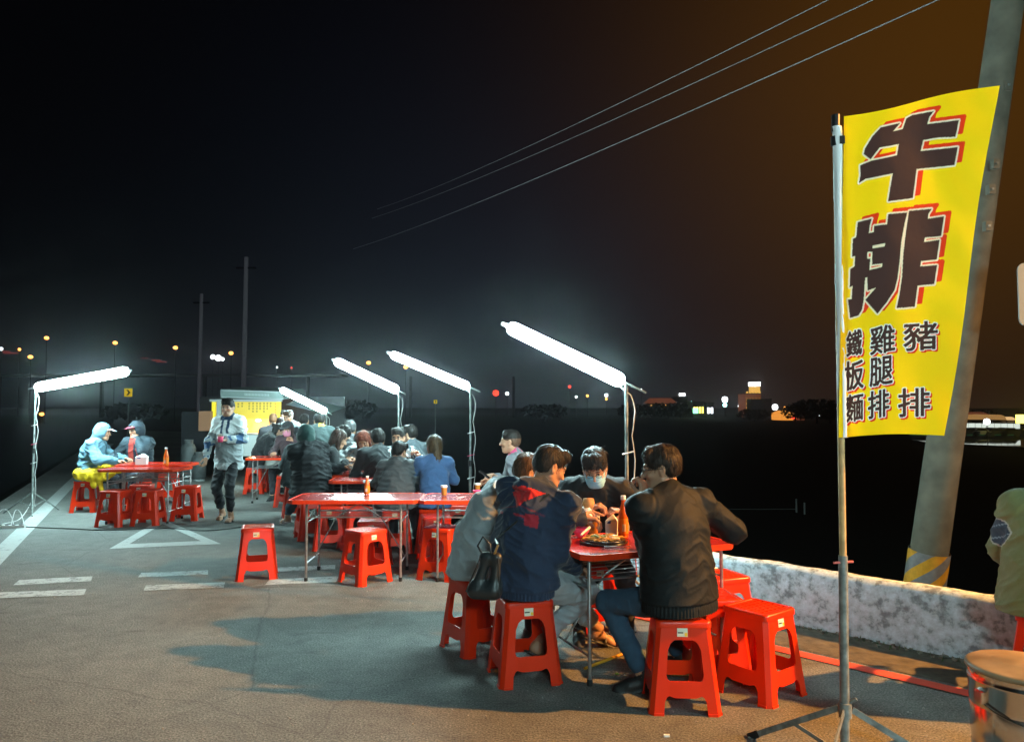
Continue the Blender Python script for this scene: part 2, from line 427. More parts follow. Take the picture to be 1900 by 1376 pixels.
# white wall with a rough top
def wall():
    b = MB(); n = 90; Lw = 8.5; H = .40; rng = random.Random(5)
    prof = [(0, -.3), (0, .02), (-.012, .10), (-.010, .24), (0, .36), (.02, .395), (.07, .405), (.13, .40), (.155, .37), (.16, -1.5)]
    nrm = -off
    for i in range(n+1):
        t = -.0+Lw*i/n
        for (d, z) in prof:
            jd = rng.uniform(-.006, .006); jz = rng.uniform(-.007, .007) if z > .3 else 0
            p = W0+WD*t+nrm*(d+jd)
            b.v.append((p.x, p.y, z+jz))
    m = len(prof)
    for i in range(n):
        for j in range(m-1): b.f.append((i*m+j, (i+1)*m+j, (i+1)*m+j+1, i*m+j+1)); b.mi.append(0); b.sm.append(True)
    b.add([b.v[j] for j in range(m)], [tuple(range(m))]); b.add([b.v[n*m+j] for j in range(m)], [tuple(range(m))])
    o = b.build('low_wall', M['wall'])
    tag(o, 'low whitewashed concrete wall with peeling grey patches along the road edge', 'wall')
    # rubble and moss line at the foot of the wall
    rb = MB()
    for i in range(260):
        t = rng.uniform(.1, 8); d = abs(rng.gauss(0, .035))+.012; p = W0+WD*t+off*d; s = rng.uniform(.006, .022)
        mt = Matrix.Rotation(rng.uniform(0, 6), 3, 'Z') @ Matrix.Rotation(rng.uniform(-.5, .5), 3, 'X')
        rb.box((p.x, p.y, .004+s*.3), (s*1.6, s, s*.7), mat=mt)
    o = rb.build('rubble', simple('rubble', (.16, .15, .12), .9, var=.5)); tag(o, kind='stuff')
    lf = MB()
    for i in range(420):
        t = rng.uniform(.6, 6); d = abs(rng.gauss(0, .05))+.012; p = W0+WD*t+off*d; h = rng.uniform(.01, .035); a = rng.uniform(0, 6)
        q = Vector((p.x, p.y, .004)); u = Vector((cos(a), sin(a), 0))*h*.5
        lf.add([q, q+u*.6, q+u*.8+Vector((0, 0, h))], [(0, 1, 2)])
    o = lf.build('moss_tufts', M['leaf']); tag(o, kind='stuff')
wall()
# grit and litter scattered on the asphalt
def grit():
    b = MB(); rng = random.Random(11)
    for i in range(700):
        y = rng.uniform(2.6, 9); x = rng.uniform(-4.5, 2.0) if y > 4 else rng.uniform(-2.2, 2.6)
        s = rng.uniform(.002, .006); b.box((x, y, s*.4), (s*1.4, s, s), rng.uniform(0, 3))
    o = b.build('grit', simple('pale_grit', (.35, .34, .31), .9)); tag(o, kind='stuff')
grit()

# ---------------------------------------------------------------- utility pole behind the wall
def utility_pole():
    Y = 6.6
    a, a2 = at(1681, 1098, Y), at(1746, 1098, Y); c1, c2 = at(1833, 60, 5.9), at(1890, 60, 5.9)
    bot, top = (a+a2)/2, (c1+c2)/2; rb = (a2-a).x/2; rt = (c2-c1).x/2
    d = (top-bot); e = bot-d*.35; tp = bot+d*1.6
    root = empty('utility_pole', (e.x, e.y, -1.75), label='thick concrete utility pole with yellow and grey bands leaning behind the banner', cat='utility pole')
    o = Vector(root.location)
    k = (e.z+1.75)/d.z
    st = e-d*k-o
    b = MB(); b.tube([st+(tp-o-st)*i/14 for i in range(15)], rb*1.08, 28, r2=rt*.80); b.build('shaft', M['concrete'], root)
    rot = d.to_track_quat('Z', 'Y').to_matrix()
    # painted diagonal bands wrapped round the foot
    zt = at(1700, 1018, Y).z; hp = .12; H = .95; sl = 8*hp/(2*pi); n = 36
    for kind in (0, 1):
        b = MB(); b.smooth = True
        for j in range(-20, 8):
            if j % 2 != kind: continue
            for i in range(n):
                a0, a1 = 2*pi*i/n, 2*pi*(i+1)/n
                hs = [min(0, max(-H, h)) for h in (j*hp+sl*a0, j*hp+sl*a1, (j+1)*hp+sl*a1, (j+1)*hp+sl*a0)]
                if hs[2] <= hs[1]+1e-5 and hs[3] <= hs[0]+1e-5: continue
                b.add([bot+d*((zt+hh-bot.z)/d.z)-o+rot@Vector((sin(aa)*rb*1.075, -cos(aa)*rb*1.075, 0)) for aa, hh in zip((a0, a1, a1, a0), hs)], [(0, 1, 2, 3)])
        b.build('painted_band', M['pole_yellow'] if kind == 0 else M['pole_grey'], root)
    for i, (px, py) in enumerate([(1846, 305), (1868, 160), (1838, 352), (1832, 420), (1872, 60)]):
        p = at(px, py, 5.95-.1)-o
        b = MB(); b.box(p, (.05, .05, .075)); b.build('step_bracket', M['concrete'], root)
        b = MB(); b.box(p+Vector((0, -.028, 0)), (.016, .012, .016)); b.build('bolt', M['galv'], root)
utility_pole()
# hole and seam details
# ---------------------------------------------------------------- distant utility poles and wires
def far_pole(px, ytop, ybot, Y, r, label):
    t = at(px+3, ytop, Y); bt = at(px-2, ybot, Y)
    root = empty('far_utility_pole', (bt.x, Y, -1.75), label=label, cat='utility pole')
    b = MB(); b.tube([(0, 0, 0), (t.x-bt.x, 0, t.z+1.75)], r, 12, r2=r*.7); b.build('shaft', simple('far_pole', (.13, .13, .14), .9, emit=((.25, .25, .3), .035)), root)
    b = MB(); b.box((t.x-bt.x, 0, t.z+1.75-.5), (.9, .08, .08)); b.build('cross_arm', M['far_dark'], root)
far_pole(454, 477, 712, 34, .13, 'taller slim utility pole rising behind the food stall')
far_pole(371, 545, 722, 42, .13, 'shorter faint utility pole left of the one behind the food stall')
def wire(name, pts, r, label):
    b = MB(); P = []
    a, c = pts
    for i in range(41):
        s = i/40; p = a.lerp(c, s); p.z -= 4*s*(1-s)*a.lerp(c, .5).y*.010; P.append(p)
    b.tube(P, r, 5, r2=r*1.0); o = b.build(name, simple('wire_metal', (.30, .30, .31), .5, emit=((.5, .42, .36), .012)))  # faint emission stands in for light catching the wires
    tag(o, label, 'wire', 'overhead power lines')
wire('power_line', (at(1960, -100, 7), at(655, 462, 34)), .008, 'lowest of the three overhead power lines, nearest the banner')
wire('power_line', (at(1790, -80, 8.5), at(690, 405, 34)), .008, 'middle one of the three overhead power lines crossing the sky')
wire('power_line', (at(1640, -52, 8.5), at(700, 388, 34)), .007, 'uppermost of the three overhead power lines crossing the sky')

# ---------------------------------------------------------------- far lights, buildings, water
def street_lamp(px, py, Y, label, m='l_orange', r=.32, gz=-1.75, down=0):
    p = at(px, py, Y)
    root = empty('street_lamp', (p.x, Y, gz), label=label, cat='street lamp', group='far orange street lamps')
    b = MB(); h = p.z-gz; s = Y/100
    b.tube([(0, 0, 0), (0, 0, h-.2*s), (-.25*s, 0, h+.25*s)], .05*s, 6); b.build('post', M['far_dark'], root)
    b = MB(); b.smooth = True
    rr = r*Y/105
    b.lathe([(0, -rr*.75), (rr*.7, -rr*.5), (rr, 0), (rr*.7, rr*.5), (0, rr*.75)], 10, (0, -.1, h)); b.build('lamp_head', M[m], root)
SL = [(87, 627, 'highest orange street lamp at the far left of the horizon'), (57, 662, 'orange street lamp just below the highest one at far left'),
      (214, 636, 'orange street lamp above the sloping light tube of the left stand'), (326, 645, 'orange street lamp left of the two faint utility poles'),
      (429, 655, 'orange street lamp just left of the taller faint utility pole'), (684, 673, 'orange street lamp above the second of the sloping light tubes'),
      (753, 681, 'orange street lamp just beneath the tube of the third light stand'), (78, 768, 'low orange lamp beside the left light stand post')]
for i, (x, y, l) in enumerate(SL): street_lamp(x, y, 150+8*(i % 3), l)

def bulb(px, py, Y, m, label, w=.5, cat='light', h=None):
    p = at(px, py, Y)
    root = empty('far_lamp', (p.x, Y, -1.75), label=label, cat=cat, group='tiny lights along the far horizon')
    k = Y/110*w; h = h or 1
    b = MB(); b.tube([(0, 0, 0), (0, 0, p.z+1.75-k*.3*h)], .05*Y/100, 5); b.build('post', M['far_dark'], root)
    b = MB(); b.smooth = True
    b.lathe([(0, -k*.5*h), (k*.4, -k*.35*h), (k*.5, 0), (k*.4, k*.35*h), (0, k*.5*h)], 8, (0, 0, p.z+1.75)); b.build('lamp_head', M[m], root)
BL = [(920, 729, 'l_red', .9, 'blurred red light right of the third tube post'), (941, 730, 'l_white', .5, 'small white light beside the blurred red light'),
      (1345, 741, 'l_white', .9, 'bright white lamp left of the tall yellow-lit building'), (1345, 751, 'l_cyan', .6, 'pale cyan lamp right under the bright white lamp'),
      (1438, 755, 'l_white', .9, 'bright white lamp between tall building and orange warehouse'), (1420, 757, 'l_red', .5, 'red light left of the bright white lamp by the warehouse'),
      (1069, 736, 'l_white', .35, 'pale spark under the nearest light tube'), (1090, 734, 'l_orange', .35, 'orange spark right of the pale spark under the nearest tube'),
      (1125, 733, 'l_white', .5, 'white spark just left of the nearest tube post'), (1125, 740, 'l_orange', .3, 'orange spark under the white spark by the nearest tube post'),
      (1283, 747, 'l_cyan', .5, 'cyan shop light at the left end of the lit shops'), (1300, 757, 'l_red', .6, 'red shop light below the lit shops'),
      (1205, 743, 'l_white', .4, 'white light at the left corner of the red roofed hall'), (1371, 753, 'l_white', .3, 'small white light right of the pale cyan lamp'),
      (1515, 760, 'l_green', .5, 'greenish lamp right of the orange warehouse'), (1523, 772, 'l_white', .5, 'low white lamp right of the orange warehouse'),
      (1456, 756, 'l_orange', .35, 'orange spark above the orange warehouse roof'), (1410, 764, 'l_green', .5, 'first green-yellow lamp under the tall building'),
      (1421, 765, 'l_yellow', .5, 'yellow lamp beside the green-yellow lamp under the tall building'), (1301, 769, 'l_white', .25, 'faint white spark below the shops'),
      (1319, 770, 'l_white', .3, 'second faint white spark below the shops'), (1438, 777, 'l_white', .25, 'white reflection-like spark below the bright white lamp'),
      (395, 662, 'l_white', .7, 'left one of a cluster of white lights between the utility poles'), (405, 664, 'l_white', .9, 'brightest of the cluster of white lights between the utility poles'),
      (413, 666, 'l_white', .5, 'right one of the cluster of white lights between the utility poles'), (2, 647, 'l_white', .5, 'white light at the left edge of the frame'),
      (36, 648, 'l_orange', .4, 'dim orange light above the left horizon'), (514, 681, 'l_white', .25, 'tiny white spark right of the taller utility pole'),
      (541, 682, 'l_red', .3, 'tiny red spark right of the tiny white one'), (1057, 717, 'l_red', .45, 'red arc of light beneath the nearest light tube'),
      (1124, 785, 'l_white', .35, 'white spark low beneath the nearest tube end'), (1190, 722, 'l_white', .22, 'faint white spark right of the nearest post top'),
      (78, 768, 'l_orange', .3, 'glow beside the left light stand')]
for x, y, m, s, l in BL[:-1]: bulb(x, y, 260, m, l, s)
# elevated road with red tail lights at the far left
def viaduct():
    Y = 220; p = at(0, 668, Y); q = at(640, 690, Y)
    root = empty('viaduct', (p.x, Y, -1.75), label='dark elevated road with red light trails along the left horizon', cat='viaduct')
    b = MB(); b.box(((q.x-p.x)/2-30, 0, p.z+1.75-4.5), (q.x-p.x+60, 9, .6)); b.build('deck', M['far_dark'], root)
    for i in range(8):
        b = MB(); b.box((-60+i*30, 0, (p.z-4.5+1.75)/2), (.7, 1, p.z+1.75-5)); b.build('pier', M['far_dark'], root)
    for px, py, wd in [(12, 652, 14), (290, 668, 16), (300, 671, 18), (268, 664, 14), (20, 655, 26)]:
        c = at(px, py, Y-6); b = MB(); b.box((c.x-p.x, -6, c.z+1.75), (wd*Y/F, .2, .22)); b.build('tail_light', glowing('tail_light_red', (1, .05, .04), .12), root)
viaduct()
def hall(name, x0, x1, ytop, ybot, Y, roofm, label, cat='building', wins=None, wm='l_yellow', rows=1, wall_m='far_dark', gable=False):
    a, c = at(x0, ytop, Y), at(x1, ybot, Y); wd = c.x-a.x; zt = a.z+1.75; zb = 0
    root = empty(name, ((a.x+c.x)/2, Y, -1.75), label=label, cat=cat)
    b = MB(); hh = zt*.72 if gable else zt
    b.box((0, 4, hh/2), (wd, 8, hh)); b.build('wall', M[wall_m], root)
    b = MB()
    if gable:
        b.add([(-wd/2-.3, -.4, hh), (wd/2+.3, -.4, hh), (wd/2+.3, 8.4, hh), (-wd/2-.3, 8.4, hh), (-wd/2+1, 4, zt), (wd/2-1, 4, zt)], [(0, 1, 5, 4), (2, 3, 4, 5), (1, 2, 5), (3, 0, 4), (0, 3, 2, 1)])
    else: b.box((0, 4, zt+.15), (wd+.4, 8.4, .3))
    b.build('roof', M[roofm], root)
    if wins:
        n = wins; zc = (at(x0, (ytop+ybot)/2, Y).z+1.75)
        for r in range(rows):
            for i in range(n):
                b = MB(); cw = wd/n; b.box((-wd/2+cw*(i+.5), -.06, zt*(.86-.8*(r+.5)/rows*.9)), (cw*.55, .1, zt*.5/rows*.8)); b.build('window', M[wm], root)
    return root, zt, wd
r_, zt, wd = hall('long_hall', 1203, 1256, 738, 748, 240, 'far_roof', 'long low hall with dim red roof on the far right horizon', gable=True)
for i in range(6):
    b = MB(); b.box((-wd/2+wd*(i+.6)/6, -.3, zt*.62), (.5, .1, .45)); b.build('window', M['l_orange'] if i % 2 else M['l_yellow'], r_)
r_, zt, wd = hall('hotel', 1383, 1412, 731, 752, 250, 'far_dark', 'tall far building with rows of yellow lit windows', wins=5, rows=4, wall_m='far_roof')
b = MB(); b.box((wd*.28, 3, zt+1.6), (wd*.42, 5, 2.0)); b.build('roof_block', M['l_yellow'], r_)
b = MB(); b.box((wd*.28, 3, zt+3.4), (wd*.48, 5, 1.3)); b.build('roof_sign', M['l_white'], r_)
for i in range(5):
    b = MB(); b.box((-wd/2+wd*(i+.5)/5, -.3, zt+.6), (.6, .5, .6)); b.build('roof_lamp', M['l_yellow'], r_)
r_, zt, wd = hall('shop_row', 1286, 1306, 746, 752, 235, 'far_dark', 'row of shops with green and yellow lit fronts', wins=4, wm='l_yelsign')
b = MB(); b.box((-wd*.3, -.3, zt*.45), (1.6, .2, 1.6)); b.build('shop_sign', M['l_green'], r_)
r_, zt, wd = hall('shop', 1311, 1324, 748, 753, 235, 'far_dark', 'small shop with white lit front right of the green shops', wins=2, wm='l_white')
r_, zt, wd = hall('dark_block', 1394, 1432, 741, 762, 245, 'far_dark', 'dark block standing in front of the yellow-lit building')
r_, zt, wd = hall('billboard_building', 1256, 1275, 737, 748, 245, 'far_dark', 'low block carrying a small white lit sign')
b = MB(); b.box((0, -.2, zt+.9), (1.9, .2, .9)); b.build('roof_sign', M['l_white'], r_)
# orange lit warehouse
a, c = at(1449, 764, 190), at(1494, 772, 190)
root = empty('warehouse', ((a.x+c.x)/2, 190, -1.75), label='small warehouse with orange lit end wall on the horizon', cat='warehouse')
wd = c.x-a.x; zt = a.z+1.75
b = MB(); b.box((wd*.25, 4, zt/2), (wd*.5, 7, zt*.98)); b.build('side_wall', M['far_roof'], root)
b = MB(); b.add([(-wd/2, 0, 0), (0, 0, 0), (0, 0, zt*.85), (-wd*.25, 0, zt*1.15), (-wd/2, 0, zt*.85), (-wd/2, 7, 0), (0, 7, 0), (0, 7, zt*.85), (-wd*.25, 7, zt*1.15), (-wd/2, 7, zt*.85)],
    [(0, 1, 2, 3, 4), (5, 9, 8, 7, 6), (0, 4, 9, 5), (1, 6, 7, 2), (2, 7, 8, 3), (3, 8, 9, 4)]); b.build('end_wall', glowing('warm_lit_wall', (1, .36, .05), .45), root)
b = MB(); b.box((0, -.3, zt*.30), (1.4, .2, .5)); b.build('lamp', M['l_red'], root)

# lit greenhouse and parked cars reflected in the flooded field at far right
YG = 88
WZ = -1.62
sheet('water', [(41, 60), (52, 59), (70, 61), (110, 58), (170, 60), (170, 74), (90, 75), (60, 73.5), (39, 74), (37.5, 68)], simple('paddy_water', (.003, .004, .004), .035, spec=.6, bump=.015, scale=.6), WZ)
def greenhouse():
    a, c = at(1690, 781, YG), at(1893, 796, YG)
    root = empty('greenhouse', (a.x, YG, -1.75), label='long white-lit shed of square panes at the far right', cat='greenhouse')
    wd = c.x-a.x; n = 17; cw = wd/n
    zt = a.z+1.75; zb = c.z+1.75
    for i in range(n):
        b = MB(); b.box((cw*(i+.5), 0, (zt+zb)/2-.12*i/n), (cw*.90, .06, (zt-zb)*.62)); b.build('pane', M['l_greenhouse'], root)
    b = MB(); b.box((wd/2, 3.1, zt+.02), (wd+.6, 6.5, .12)); b.build('roof', M['far_dark'], root)
    b = MB(); b.box((wd/2, .1, (zt+zb)/2-.3), (wd, .1, zt-zb)); b.build('frame', M['far_dark'], root)
    b = MB(); b.box((wd/2, .3, zb/2-.1), (wd, .2, zb*.8)); b.build('base_wall', simple('green_wall', (.02, .07, .035), .8, emit=((.05, .25, .1), .06)), root)
greenhouse()
for i, (x0, x1, yt, yb, m, l) in enumerate([(1842, 1868, 769, 781, 'l_dome', 'dimmer left one of two orange lit tent roofs'), (1866, 1886, 773, 782, 'l_domeb', 'brighter right one of two orange lit tent roofs'),
                                            (1795, 1842, 764, 780, 'far_roof', 'large dim brown tent roof above the white-lit shed')]):
    Y = YG+16+3*i; a, c = at(x0, yt, Y), at(x1, yb, Y); root = empty('tent', ((a.x+c.x)/2, Y, -1.75), label=l, cat='tent', group='tent roofs behind the lit shed')
    b = MB(); b.smooth = True; n = 14; r = (c.x-a.x)/2; zb = c.z+1.75; h = a.z-c.z; vs = []; fs = []
    for j in (0, 8):
        for k in range(n+1): vs.append((-r*cos(pi*k/n), j, zb+h*sin(pi*k/n)))
    fs = [(k, k+1, n+2+k, n+1+k) for k in range(n)]; b.add(vs, fs); b.add([vs[k] for k in range(n+1)], [tuple(range(n+1))]); b.build('canvas_roof', M[m], root)
    for sx in (-1, 1):
        b = MB(); b.tube([(sx*r*.95, 0, 0), (sx*r*.95, 0, zb)], .08, 6); b.build('post', M['far_dark'], root)
bulb(1831, 782, 80, 'l_white', 'bright white floodlight above the white-lit shed', .9)
def yellow_sign():
    Y = 80; a, c = at(1886, 769, Y), at(1960, 785, Y); root = empty('lit_sign', ((a.x+c.x)/2, Y, -1.75), label='bright yellow lit sign at the right edge of the frame', cat='sign')
    b = MB(); b.box((0, 0, (a.z+c.z)/2+1.75), (c.x-a.x, .3, a.z-c.z)); b.build('face', M['l_yelsign'], root)
    for sx in (-.3, .3):
        b = MB(); b.tube([(sx*(c.x-a.x), .1, 0), (sx*(c.x-a.x), .1, c.z+1.75)], .08, 6); b.build('post', M['far_dark'], root)
yellow_sign()
car_lab = ['pale parked car left of the dark one in front of the lit shed', 'dark parked car in front of the lit shed', 'small dark parked car right of the others by the lit shed', 'dim parked car nearest the utility pole by the lit shed']
for i, px in enumerate((1822, 1852, 1876, 1800)):
    p = at(px, 800, YG-4); root = empty('parked_car', (p.x, YG-4, -1.75), label=car_lab[i], cat='car', group='cars parked by the lit shed')
    k = 1.0
    b = MB(); b.prism([(-1.1, .28), (1.1, .28), (1.12, .6), (.75, .68), (.45, 1.0), (-.5, 1.02), (-.85, .68), (-1.12, .6)], [], lambda u, v, w_: Vector((u*k, w_, v*k)), 1.4)
    b.build('body', M['car'] if i != 0 else simple('pale_car', (.30, .30, .28), .4), root)
    b = MB(); b.prism([(-.7, .70), (.62, .70), (.4, .95), (-.45, .97)], [], lambda u, v, w_: Vector((u*k, w_, v*k)), .02)
    g = b.build('window', M['window_dark'], root); g.location.y = -.025
    for sx in (-.68, .68):
        b = MB(); b.tube([(sx, -.02, .28), (sx, .18, .28)], .28, 12); b.build('wheel', M['tyre'], root)
# treeline silhouettes
def tree(px, ytop, Y, wd, label):
    p = at(px, ytop, Y); h = p.z+1.75; root = empty('tree', (p.x, Y, -1.75), label=label, cat='tree', group='dark trees along the horizon')
    b = MB(); b.tube([(0, 0, 0), (.1, 0, h*.6)], .25, 7, r2=.12); b.build('trunk', M['far_dark'], root)
    rng = random.Random(int(px)); b = MB()
    for i in range(420):
        a = rng.uniform(0, 2*pi); rr = sqrt(rng.random())*wd; z = rng.uniform(.25, 1)*h; k = sin(pi*min(1, (z/h-.1)/1.05))**.6
        c = Vector((cos(a)*rr*k, sin(a)*rr*k, z)); s = rng.uniform(.35, .9)*wd*.16
        u = Vector((rng.uniform(-1, 1), rng.uniform(-1, 1), rng.uniform(-1, 1))).normalized()*s; v = u.orthogonal().normalized()*s*.7
        b.add([c-u, c+v, c+u, c-v], [(0, 1, 2, 3)])
    b.build('crown', M['foliage'], root, False)
for x, y, Y, wd, l in [(1515, 742, 150, 5.5, 'broad dark tree on the horizon left of the banner pole'), (1540, 750, 150, 4, 'smaller dark tree touching the banner pole'),
                       (1240, 749, 200, 6, 'dark tree in front of the red roofed hall'), (1180, 752, 190, 5, 'dark tree right of the nearest light post'),
                       (1475, 752, 165, 3, 'dark tree behind the orange warehouse'), (1010, 752, 180, 6, 'dark tree above the profile of the young man'),
                       (650, 745, 160, 6, 'dark tree between the second light tube and the stall'), (250, 752, 170, 7, 'dark tree behind the left tables'),
                       (1812, 762, 120, 3, 'dark tree above the lit shed right of the utility pole'), (1400, 760, 170, 4, 'dark tree below the tall lit building')]:
    tree(x, y, Y, wd, l)
def chevron(px, py, Y, w_, label):
    p = at(px, py, Y); root = empty('chevron_sign', (p.x, Y, -1.75), label=label, cat='road sign', group='yellow chevron road signs')
    h = p.z+1.75
    b = MB(); b.tube([(0, .05, 0), (0, .05, h+w_*.5)], .035, 8); b.build('post', M['galv'], root)
    b = MB(); b.box((0, 0, h), (w_, .03, w_*1.05)); b.build('plate', M['sign_yellow'], root)
    b = MB(); k = w_*.5
    b.prism([(-k*.45, k*.7), (-k*.0, k*.7), (k*.6, 0), (-k*.0, -k*.7), (-k*.45, -k*.7), (k*.1, 0)], [], lambda u, v, q: Vector((u, -.022-q, h+v)), .005)
    b.build('arrow', M['black'], root)
chevron(238, 728, 38, .40, 'yellow chevron arrow sign right of the left light stand')
chevron(808, 745, 60, .28, 'tiny yellow chevron sign left of the third light post')
# low rail posts out in the field
def marker(px, y0, y1, Y, label):
    p = at(px, y1, Y); q = at(px, y0, Y); b = MB(); b.tube([(0, 0, 0), (0, 0, q.z+1.75)], .03, 6)
    o = b.build('marker_post', simple('pale_post', (.15, .15, .14), .8)); o.location = (p.x, Y, -1.75); tag(o, label, 'post', 'pale posts out in the dark field')
marker(1493, 932, 952, 23.5, 'right one of two pale posts in the dark field beside the banner pole')
marker(1478, 925, 950, 23.9, 'left one of two pale posts in the dark field beside the banner pole')
a, c = at(1330, 944, 23.9), at(1476, 944, 23.9)
b = MB(); b.tube([(a.x, 23.9, a.z), (c.x, 23.9, c.z)], .012, 5); o = b.build('rail', simple('dull_rail', (.08, .08, .075), .9)); tag(o, 'thin pale pipe rail lying low in the dark field', 'rail')
# grey back of a road sign at the right edge
def road_sign():
    p = at(1890, 546, 5.6); root = empty('road_sign', (p.x+.34, 5.6, 0), label='pale grey rounded sign cut off by the right edge', cat='road sign')
    h = p.z; hw, hh, rr = .30, .235, .05; poly = []
    for cx, cy, a0 in ((hw-rr, hh-rr, 0), (-hw+rr, hh-rr, 90), (-hw+rr, -hh+rr, 180), (hw-rr, -hh+rr, 270)):
        for k in range(6): a = R(a0+18*k); poly.append((cx+rr*cos(a), cy+rr*sin(a)))
    b = MB(); b.prism(poly, [], lambda u, v, q: Vector((u-.04, q, h+v)), .012); b.build('plate', M['sign_back'], root)
    b = MB(); b.tube([(.1, .05, 0), (.1, .05, h+.3)], .03, 10); b.build('post', M['galv'], root)
road_sign()
if HAZE:
    b = MB(); b.box((0, 150, 10), (700, 420, 26)); m = bpy.data.materials.new('tube_bloom_haze'); m.use_nodes = True; t = m.node_tree; t.nodes.clear()
    o_ = t.nodes.new('ShaderNodeOutputMaterial'); v_ = t.nodes.new('ShaderNodeVolumePrincipled'); v_.inputs['Color'].default_value = (.9, .93, 1, 1); v_.inputs['Density'].default_value = HAZE; v_.inputs['Anisotropy'].default_value = .93
    L(t, v_.outputs[0], o_.inputs['Volume']); tag(b.build('haze', m), kind='stuff')  # haze volume added so the tubes get a bloom-like halo
# ---------------------------------------------------------------- red plastic stools
SH = .46
def stool_meshes():
    TW, BW, H, th = .135, .182, .44, .006      # half widths top / bottom
    def hw(z): return BW+(TW-BW)*z/H
    ch = .022                                   # corner chamfer
    def to3(side):
        rot = Matrix.Rotation(side*pi/2, 3, 'Z')
        return lambda u, v, w_: rot @ Vector((u, -(hw(v)-w_), v))
    def oe(z): return hw(z)-ch                  # outer edge of the flat panel at height z
    def ie(z): return oe(z)-(.050+(.040-.050)*z/H)
    zt, z1, z0, foot = .365, .165, .095, 0.0
    def leg_panel(sg):
        P = [(oe(H), H), (oe(0), 0), (ie(0)-.0, 0)]
        r = .028
        P += [(ie(z0-.03), z0-.03), (ie(z0)-.008, z0-.008), (ie(z0)-.02, z0)]
        P += [(ie(z1)-.02, z1), (ie(z1)-.008, z1+.008), (ie(z1+.03), z1+.03)]
        P += [(ie(zt-.05), zt-.05), (ie(zt)-.010, zt-.018), (ie(zt)-.032, zt), (ie(zt)-.032, H)]
        return [(x*sg, z) for x, z in P]
    out = {}
    b = MB()   # one leg = right half of side 0, left half of side 1, the chamfer between them
    b.prism(leg_panel(1), [], to3(0), th); b.prism(leg_panel(-1), [], to3(1), th)
    r1 = Matrix.Rotation(pi/2, 3, 'Z')
    zz = [0, .1, .2, .3, H]; vs = []
    for z in zz:
        for w_ in (0, th):
            a = Vector((oe(z), -(hw(z)-w_), z)); c = r1 @ Vector((-oe(z), -(hw(z)-w_), z)); vs += [a, c]
    fs = []
    for i in range(len(zz)-1):
        o = i*4; q = o+4
        fs += [(o, o+1, q+1, q), (o+2, q+2, q+3, o+3)]
    b.add(vs, fs)
    # foot lip
    for sd, sg in ((0, 1), (1, -1)):
        f = to3(sd); x1, x2 = oe(0)*sg, ie(0)*sg
        b.add([f(x1, .0, -.004), f(x2, .0, -.004), f(x2, .012, -.004), f(x1, .012, -.004), f(x1, 0, .01), f(x2, 0, .01), f(x2, .012, .01), f(x1, .012, .01)],
              [(0, 1, 2, 3), (4, 7, 6, 5), (0, 4, 5, 1), (1, 5, 6, 2), (2, 6, 7, 3), (3, 7, 4, 0)])
    out['leg'] = b.mesh('leg', M['plastic'])
    b = MB()
    b.prism([(-ie(z1)+.02, z1), (ie(z1)-.02, z1), (ie(z0)-.02, z0), (ie(z0)-.05, z0-.010), (-ie(z0)+.05, z0-.010), (-ie(z0)+.02, z0)], [], to3(0), th)
    out['stretcher'] = b.mesh('stretcher', M['plastic'])
    b = MB()
    b.prism([(-ie(zt)+.032, H), (ie(zt)-.032, H), (ie(zt)-.032, zt), (-ie(zt)+.032, zt)], [], to3(0), th)
    out['apron'] = b.mesh('apron', M['plastic'])
    # seat: rounded rim ring, sunken lattice of slots
    b = MB(); W = TW+.008; n = 5; ring = []
    def rr(wd, r):
        P = []
        for cx, cy, a0 in ((wd-r, wd-r, 0), (-wd+r, wd-r, 90), (-wd+r, -wd+r, 180), (wd-r, -wd+r, 270)):
            for k in range(n): a = R(a0+90*k/(n-1)); P.append((cx+r*cos(a), cy+r*sin(a)))
        return P
    prof = [(W, .030, .425), (W, .030, .448), (W-.003, .028, .456), (W-.010, .024, .460), (W-.024, .016, .460), (W-.026, .014, .452), (W-.026, .014, .442)]
    m = 4*n; vs = []
    for wd, r, z in prof: vs += [(x, y, z) for x, y in rr(wd, r)]
    fs = [(i*m+k, i*m+(k+1) % m, (i+1)*m+(k+1) % m, (i+1)*m+k) for i in range(len(prof)-1) for k in range(m)]
    b.smooth = True; b.add(vs, fs); b.smooth = False
    iw = W-.027
    for i in range(7):                           # slats with cross ribs in a brick pattern
        y = -iw+2*iw*(i+.5)/7; 
        b.box((0, y, .452), (2*iw, .014, .012))
    for i in range(8):
        y = -iw+2*iw*i/7
        for j in range(6):
            x = -iw+2*iw*(j+(.25 if i % 2 else .75))/6
            b.box((x, y, .4505), (.013, .024, .009))
    out['seat'] = b.mesh('seat', M['plastic'])
    b = MB(); f = to3(0)
    b.cur = 0; q = [f(-.035, .425, -.0035), f(.018, .425, -.0035), f(.018, .382, -.0035), f(-.035, .382, -.0035)]; b.add([v+Vector((0, 0, 0)) for v in q], [(0, 1, 2, 3)])
    b.cur = 1; q = [f(.002, .402, -.005), f(.016, .402, -.005), f(.016, .385, -.005), f(.002, .385, -.005)]; b.add(q, [(0, 1, 2, 3)])
    b.cur = 2; q = [f(-.032, .405, -.005), f(-.004, .405, -.005), f(-.004, .399, -.005), f(-.032, .399, -.005)]; b.add(q, [(0, 1, 2, 3)])
    out['sticker'] = b.mesh('sticker', [M['sticker'], M['yellow_sticker'], M['black']])
    return out
SM = stool_meshes()
def stool(p, yaw, label, sticker=True, z=0.0, tilt=None):
    root = empty('stool', (p[0], p[1], z), R(yaw), label, 'stool', 'red plastic stools')
    link('seat', SM['seat'], root)
    for k in range(4):
        for nm in ('leg', 'stretcher', 'apron'):
            o = link(nm, SM[nm], root); o.rotation_euler = (0, 0, k*pi/2)
    if sticker: link('sticker', SM['sticker'], root)
    return root

